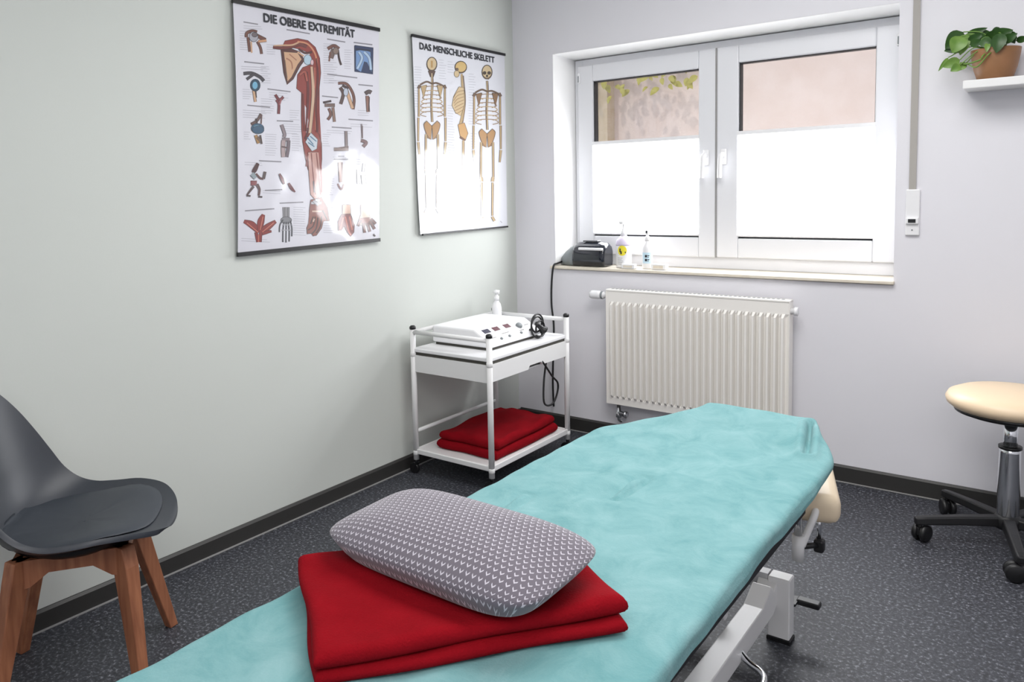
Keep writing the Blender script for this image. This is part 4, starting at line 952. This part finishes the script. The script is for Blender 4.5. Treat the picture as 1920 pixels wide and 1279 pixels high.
# towel and pillow on the table
def towel():
    b = bmn(); ang = math.atan2(.42, .31)
    c = Vector((1.672, -2.712)); 
    # lower fold slightly larger, then two folds above
    def lay(dx, dy, L, W, z0, z1, sd, da=0, wav=.004):
        cushion_slab(b, c.x + dx - L / 2, c.x + dx + L / 2, c.y + dy - W / 2, c.y + dy + W / 2, z0, z1, ang + da, seed=sd, r=.016, wav=wav, n=34)
    lay(.004, -.004, .52, .350, .6045, .629, 3, -.012, .002)
    lay(-.004, .003, .522, .352, .628, .658, 5, .008, .006)
    tag(obj('folded_towel', b, M['red']), 'folded red fleece towel lying on the aqua sheet under the grey pillow', 'towel')
towel()
def pillow():
    b = bmn(); uvl = b.loops.layers.uv.new('UVMap')
    HX, HY, TH = .245, .140, .050
    cen = Vector((1.655, -2.672, .7035)); ang = -.02
    xf = Matrix.Translation(cen) @ Matrix.Rotation(ang, 4, 'Z') @ Matrix.Rotation(.035, 4, 'X')
    n, m = 56, 36; inv = xf.inverted()
    def pos(u, v, s):
        # rounded rectangle plan
        k = 4.2
        sx = (1 - abs(v) ** k * .0); 
        x = u * HX; y = v * HY
        # corner rounding
        au, av = abs(u), abs(v); q = (au ** 5 + av ** 5) ** (1 / 5)
        mx = max(au, av)
        if q > 1e-6: x *= mx / q; y *= mx / q
        e = mx
        if s > 0:
            z = .004 + .030 * (1 - e ** 4) ** .8 + .012 * (1 - e * e); z += .006 * math.sin(u * 1.7 + .6) * (1 - e)
        else:
            g = max(0, (e - .88) / .12); z = -.036 + .040 * g ** 1.7
            k2 = 1 - .045 * math.sin(PI * .5 * (1 - g)) ; x *= k2 + (1 - k2) * 0; y *= k2
        return xf @ Vector((x, y, z))
    def unwrap(lc):
        g = Vector(((lc.x / HX) ** 5, (lc.y / HY) ** 5)); g = g.normalized() * max(0, .016 - lc.z) if g.length > 1e-4 else g * 0
        return ((lc.x + g.x) / .486 + .5, (lc.y + g.y) / .486 + .5)
    us = [math.sin(PI / 2 * (-1 + 2 * i / n)) * .5 + (-1 + 2 * i / n) * .5 for i in range(n + 1)]; vs = [math.sin(PI / 2 * (-1 + 2 * j / m)) * .5 + (-1 + 2 * j / m) * .5 for j in range(m + 1)]
    T = [[b.verts.new(pos(u, v, 1)) for u in us] for v in vs]
    B = [[T[j][i] if i in (0, n) or j in (0, m) else b.verts.new(pos(us[i], vs[j], -1)) for i in range(n + 1)] for j in range(m + 1)]
    for j in range(m):
        for i in range(n):
            for G_, rev in ((T, False), (B, True)):
                ij = [(i, j), (i + 1, j), (i + 1, j + 1), (i, j + 1)]
                if rev: ij = ij[::-1]
                f = b.faces.new([G_[q][p] for p, q in ij]); f.smooth = True
                for l, (p, q) in zip(f.loops, ij): l[uvl].uv = unwrap(inv @ G_[q][p].co)
    tag(obj('memory_foam_pillow', b, M['pillow'], recalc=False), 'grey pillow with pale chevron pattern lying on the red towel', 'pillow')
pillow()

# ------------------------------------------------------------------ shell chair by the left wall
CH = Vector((.372, -2.768, 0)); fv, nv = Vector((.57, .8216, 0)), Vector((.8216, -.57, 0))
ch = thing('shell_chair', 'dark grey shell chair with padded seat and splayed wooden legs against the left wall', 'chair', CH)
def W(f, n, z): return CH + fv * f + nv * n + Vector((0, 0, z))
ca_, sa_ = math.cos(math.radians(8)), math.sin(math.radians(8))
def WS(f, n, z):
    f -= .016
    return W(f * ca_ - n * sa_, n * ca_ + f * sa_, z)     # the shell sits slightly turned on its legs
prof_ = [(.268, .434), (.265, .441), (.252, .447), (.21, .451), (.13, .443), (.05, .430), (-.03, .424), (-.10, .432), (-.155, .465), (-.19, .52), (-.215, .59), (-.24, .67), (-.262, .745), (-.28, .81), (-.29, .85)]
wid_ = [.02, .080, .135, .188, .222, .235, .238, .238, .236, .232, .224, .212, .19, .155, .09]
rim_ = [(.268, .434), (.262, .446), (.248, .460), (.207, .478), (.135, .486), (.06, .482), (.0, .484), (-.050, .503), (-.092, .542), (-.127, .60), (-.162, .662), (-.2, .725), (-.236, .78), (-.267, .825), (-.288, .852)]
PF = smooth_path([(f, 0, z) for f, z in prof_], 5); PR = smooth_path([(f, 0, z) for f, z in rim_], 5); PW = smooth_path([(w, 0, 0) for w in wid_], 5)
def shell(bm, n=26):
    rows_ = []
    for p, r, w in zip(PF, PR, PW):
        R_ = []
        for j in range(n + 1):
            u = math.sin(PI / 2 * (-1 + 2 * j / n)); e = abs(u) ** 2.4
            q = p.lerp(r, e); R_.append(bm.verts.new(WS(q.x, u * w.x, q.z)))
        rows_.append(R_)
    for A, B in zip(rows_, rows_[1:]):
        for j in range(n):
            f = bm.faces.new((A[j], A[j + 1], B[j + 1], B[j])); f.smooth = True
b = bmn(); shell(b)
so = obj('shell', b, M['shell'], ch, recalc=False)
s_ = so.modifiers.new('thickness', 'SOLIDIFY'); s_.thickness = .014; s_.offset = 0
s_ = so.modifiers.new('smooth', 'BEVEL'); s_.width = .005; s_.segments = 2; s_.limit_method = 'ANGLE'
# seat pad
b = bmn(); nn, mm = 30, 22
def padp(a, r, top):
    f0, n0 = .035, 0; ca, sa = math.cos(a), math.sin(a); k = (abs(ca) ** 3 + abs(sa) ** 3) ** (-1 / 3)
    f, n_ = f0 + .195 * r * ca * k, .198 * r * sa * k
    # height of shell at f
    best = min(PF, key=lambda p: abs(p.x - f) + (10 if p.z > .5 else 0)); zs = best.z
    u = n_ / .24; base = zs + .052 * abs(u) ** 2.4 + .009
    return WS(f, n_, base + (.024 * (1 - r ** 7) + .002 if top else 0))
ring_ = [[b.verts.new(padp(2 * PI * k / 48, r, True)) for k in range(48)] for r in (1, .985, .95, .88, .75, .55, .3, .1)]
for A, B in zip(ring_, ring_[1:]):
    for k in range(48): f = b.faces.new((A[k], A[(k + 1) % 48], B[(k + 1) % 48], B[k])); f.smooth = True
b.faces.new(ring_[-1]).smooth = True
low = [b.verts.new(padp(2 * PI * k / 48, 1.0, False)) for k in range(48)]
for k in range(48): b.faces.new((low[k], low[(k + 1) % 48], ring_[0][(k + 1) % 48], ring_[0][k])).smooth = True
obj('seat_pad', b, M['pad'], ch)
# legs and frame
TOPR = .128
FEET = {(1, -1): (.2115, -.205), (-1, -1): (-.2115, -.205), (1, 1): (.160, .168), (-1, 1): (-.2, .175)}
for sf in (1, -1):
    for sn in (1, -1):
        b = bmn()
        ax = (fv * sf + nv * sn).normalized(); tn = Vector((-ax.y, ax.x, 0))
        def loop(f, n_, z, w, d):
            c = W(f, n_, z); return [c + ax * w + tn * d, c - ax * w + tn * d, c - ax * w - tn * d, c + ax * w - tn * d]
        ff, fn = FEET[(sf, sn)]; L0 = loop(ff, fn, .0005, .015, .014); L1 = loop(sf * (TOPR + .004), sn * (TOPR + .004), .37, .027, .021); L2 = loop(sf * TOPR * .94, sn * TOPR * .94, .424, .03, .021)
        A, B, C2 = [[b.verts.new(p) for p in L] for L in (L0, L1, L2)]
        b.faces.new(A); b.faces.new(C2[::-1])
        for P_, Q_ in ((A, B), (B, C2)):
            for k in range(4): b.faces.new((P_[k], Q_[k], Q_[(k + 1) % 4], P_[(k + 1) % 4]))
        obj('leg', b, M['wood'], ch, bevel=.003)
def rail_(a, c, t=.012):
    """apron with a shallow arch between two leg tops a, c = (f, n)"""
    bm = bmn(); A0, C0 = W(*a, 0), W(*c, 0); d = (C0 - A0).normalized(); s = Vector((-d.y, d.x, 0)) * t; Ln = (C0 - A0).length
    pr = [(0, .424), (Ln, .424), (Ln, .345), (Ln - .03, .352), (Ln - .075, .385), (.075, .385), (.03, .352), (0, .345)]
    add_loft(bm, [A0 + d * x + s + Vector((0, 0, z)) for x, z in pr], [A0 + d * x - s + Vector((0, 0, z)) for x, z in pr]); obj('apron', bm, M['wood'], ch)
q_ = .128
for a, c in (((q_, q_), (-q_, q_)), ((-q_, q_), (-q_, -q_)), ((-q_, -q_), (q_, -q_)), ((q_, -q_), (q_, q_))): rail_(a, c)
b = bmn(); rg = [[b.verts.new(WS(.02 + .2 * r * math.cos(2 * PI * k / 36), .19 * r * math.sin(2 * PI * k / 36), z)) for k in range(36)] for r, z in ((.90, .444), (.86, .430), (.76, .416), (.4, .410))]
for A, B in zip(rg, rg[1:]):
    for k in range(36): b.faces.new((A[k], A[(k + 1) % 36], B[(k + 1) % 36], B[k])).smooth = True
b.faces.new(rg[-1])
obj('under_shell', b, M['black'], ch)

# ------------------------------------------------------------------ rolling stool
SC = Vector((2.39, -.35, 0))
sl = thing('rolling_stool', 'cream padded rolling stool with chrome column and black five star base by the back wall', 'stool', SC)
b = bmn(); add_lathe(b, [(0, .508), (.150, .508), (.185, .513), (.203, .528), (.207, .545), (.198, .562), (.165, .577), (.10, .584), (0, .586)], SC, 48); obj('seat', b, M['cream'], sl)
b = bmn(); add_lathe(b, [(0, .490), (.15, .490), (.178, .500), (.180, .512), (0, .512)], SC, 40)
add_lathe(b, [(0, .468), (.03, .468), (.034, .490), (0, .491)], SC, 20); obj('seat_plate', b, M['black'], sl)
b = bmn(); add_tube(b, [SC + Vector((0, 0, .36)), SC + Vector((0, 0, .47))], .0225, 20); obj('gas_lift', b, M['chrome'], sl)
b = bmn(); add_lathe(b, [(.031, .105), (.034, .11), (.036, .20), (.034, .355), (.033, .372), (0, .373)], SC, 28); cl = obj('column', b, M['chrome'], sl)
b = bmn(); add_lathe(b, [(.0335, .366), (.037, .368), (.037, .378), (.0, .379)], SC, 24); obj('collar', b, M['black'], cl)
b = bmn(); add_lathe(b, [(0, .07), (.042, .07), (.045, .08), (.045, .105), (.036, .118), (0, .119)], SC, 24); obj('hub', b, M['black'], sl)
for k in range(5):
    a = math.radians(136 + 72 * k); d = Vector((math.cos(a), math.sin(a), 0)); s = Vector((-d.y, d.x, 0))
    def lp(r, z, w, h): c = SC + d * r + Vector((0, 0, z)); return [c + s * w - Vector((0, 0, h)), c - s * w - Vector((0, 0, h)), c - s * w * .8 + Vector((0, 0, h)), c + s * w * .8 + Vector((0, 0, h))]
    b = bmn(); L = [lp(.03, .095, .024, .018), lp(.16, .091, .021, .016), lp(.285, .083, .018, .015), lp(.315, .08, .014, .014)]
    V = [[b.verts.new(p) for p in q] for q in L]; b.faces.new(V[0]); b.faces.new(V[-1][::-1])
    for P_, Q_ in zip(V, V[1:]):
        for i in range(4): b.faces.new((P_[i], Q_[i], Q_[(i + 1) % 4], P_[(i + 1) % 4]))
    lg = obj('base_arm', b, M['black'], sl, bevel=.006)
    b = bmn(); c = SC + d * .297; al = a + 1.2 + k; ad = Vector((math.cos(al), math.sin(al), 0)); tr_ = Vector((-ad.y, ad.x, 0)) * .014
    for o_ in (-.015, .015): add_lathe(b, [(0, -.010), (.026, -.010), (.032, -.006), (.032, .006), (.026, .010), (.018, .0105), (0, .0105)], c + tr_ + ad * o_ + Vector((0, 0, .0325)), 22, ax=ad)
    add_tube(b, [c + Vector((0, 0, .07)), c + Vector((0, 0, .045))], .007, 10)
    add_rbox(b, (-.006, -.020, -.012), (.006, .020, .020), .004, 2, xf=Matrix.Translation(c + tr_ * .6 + Vector((0, 0, .036))) @ Matrix.Rotation(al, 4, 'Z'))
    obj('caster', b, M['black'], lg)

# ------------------------------------------------------------------ light
wd = bpy.data.worlds.new('sky'); scene.world = wd; wd.use_nodes = True
bg = wd.node_tree.nodes['Background']; bg.inputs[0].default_value = (.86, .93, 1, 1); bg.inputs[1].default_value = 1.0
def area(name, loc, rot, sx, sy, power, col=(1, 1, 1)):
    l = bpy.data.lights.new(name, 'AREA'); l.shape = 'RECTANGLE'; l.size = sx; l.size_y = sy; l.energy = power; l.color = col
    o = bpy.data.objects.new(name, l); COL.objects.link(o); o.location = loc; o.rotation_euler = rot; return o
area('ceiling_light', (1.9, -1.7, RZ - .03), (0, 0, 0), 1.4, 1.4, 45, (1, .985, .97))
area('ceiling_light', (2.7, -4.0, RZ - .03), (0, 0, 0), 1.8, 1.4, 44, (1, .985, .97))
sun = bpy.data.lights.new('sun', 'SUN'); sun.energy = 1.0; sun.angle = .02; sun.color = (1, .95, .88)
so = bpy.data.objects.new('sun', sun); COL.objects.link(so); so.rotation_euler = (math.radians(35), math.radians(-12), 0)

scene.view_settings.view_transform = 'Standard'
scene.view_settings.look = 'None'; scene.view_settings.exposure = 0.0; scene.view_settings.gamma = 1.0
try:
    scene.cycles.use_denoising = True
    scene.cycles.max_bounces = 8
    scene.cycles.sample_clamp_indirect = 6
except Exception: pass
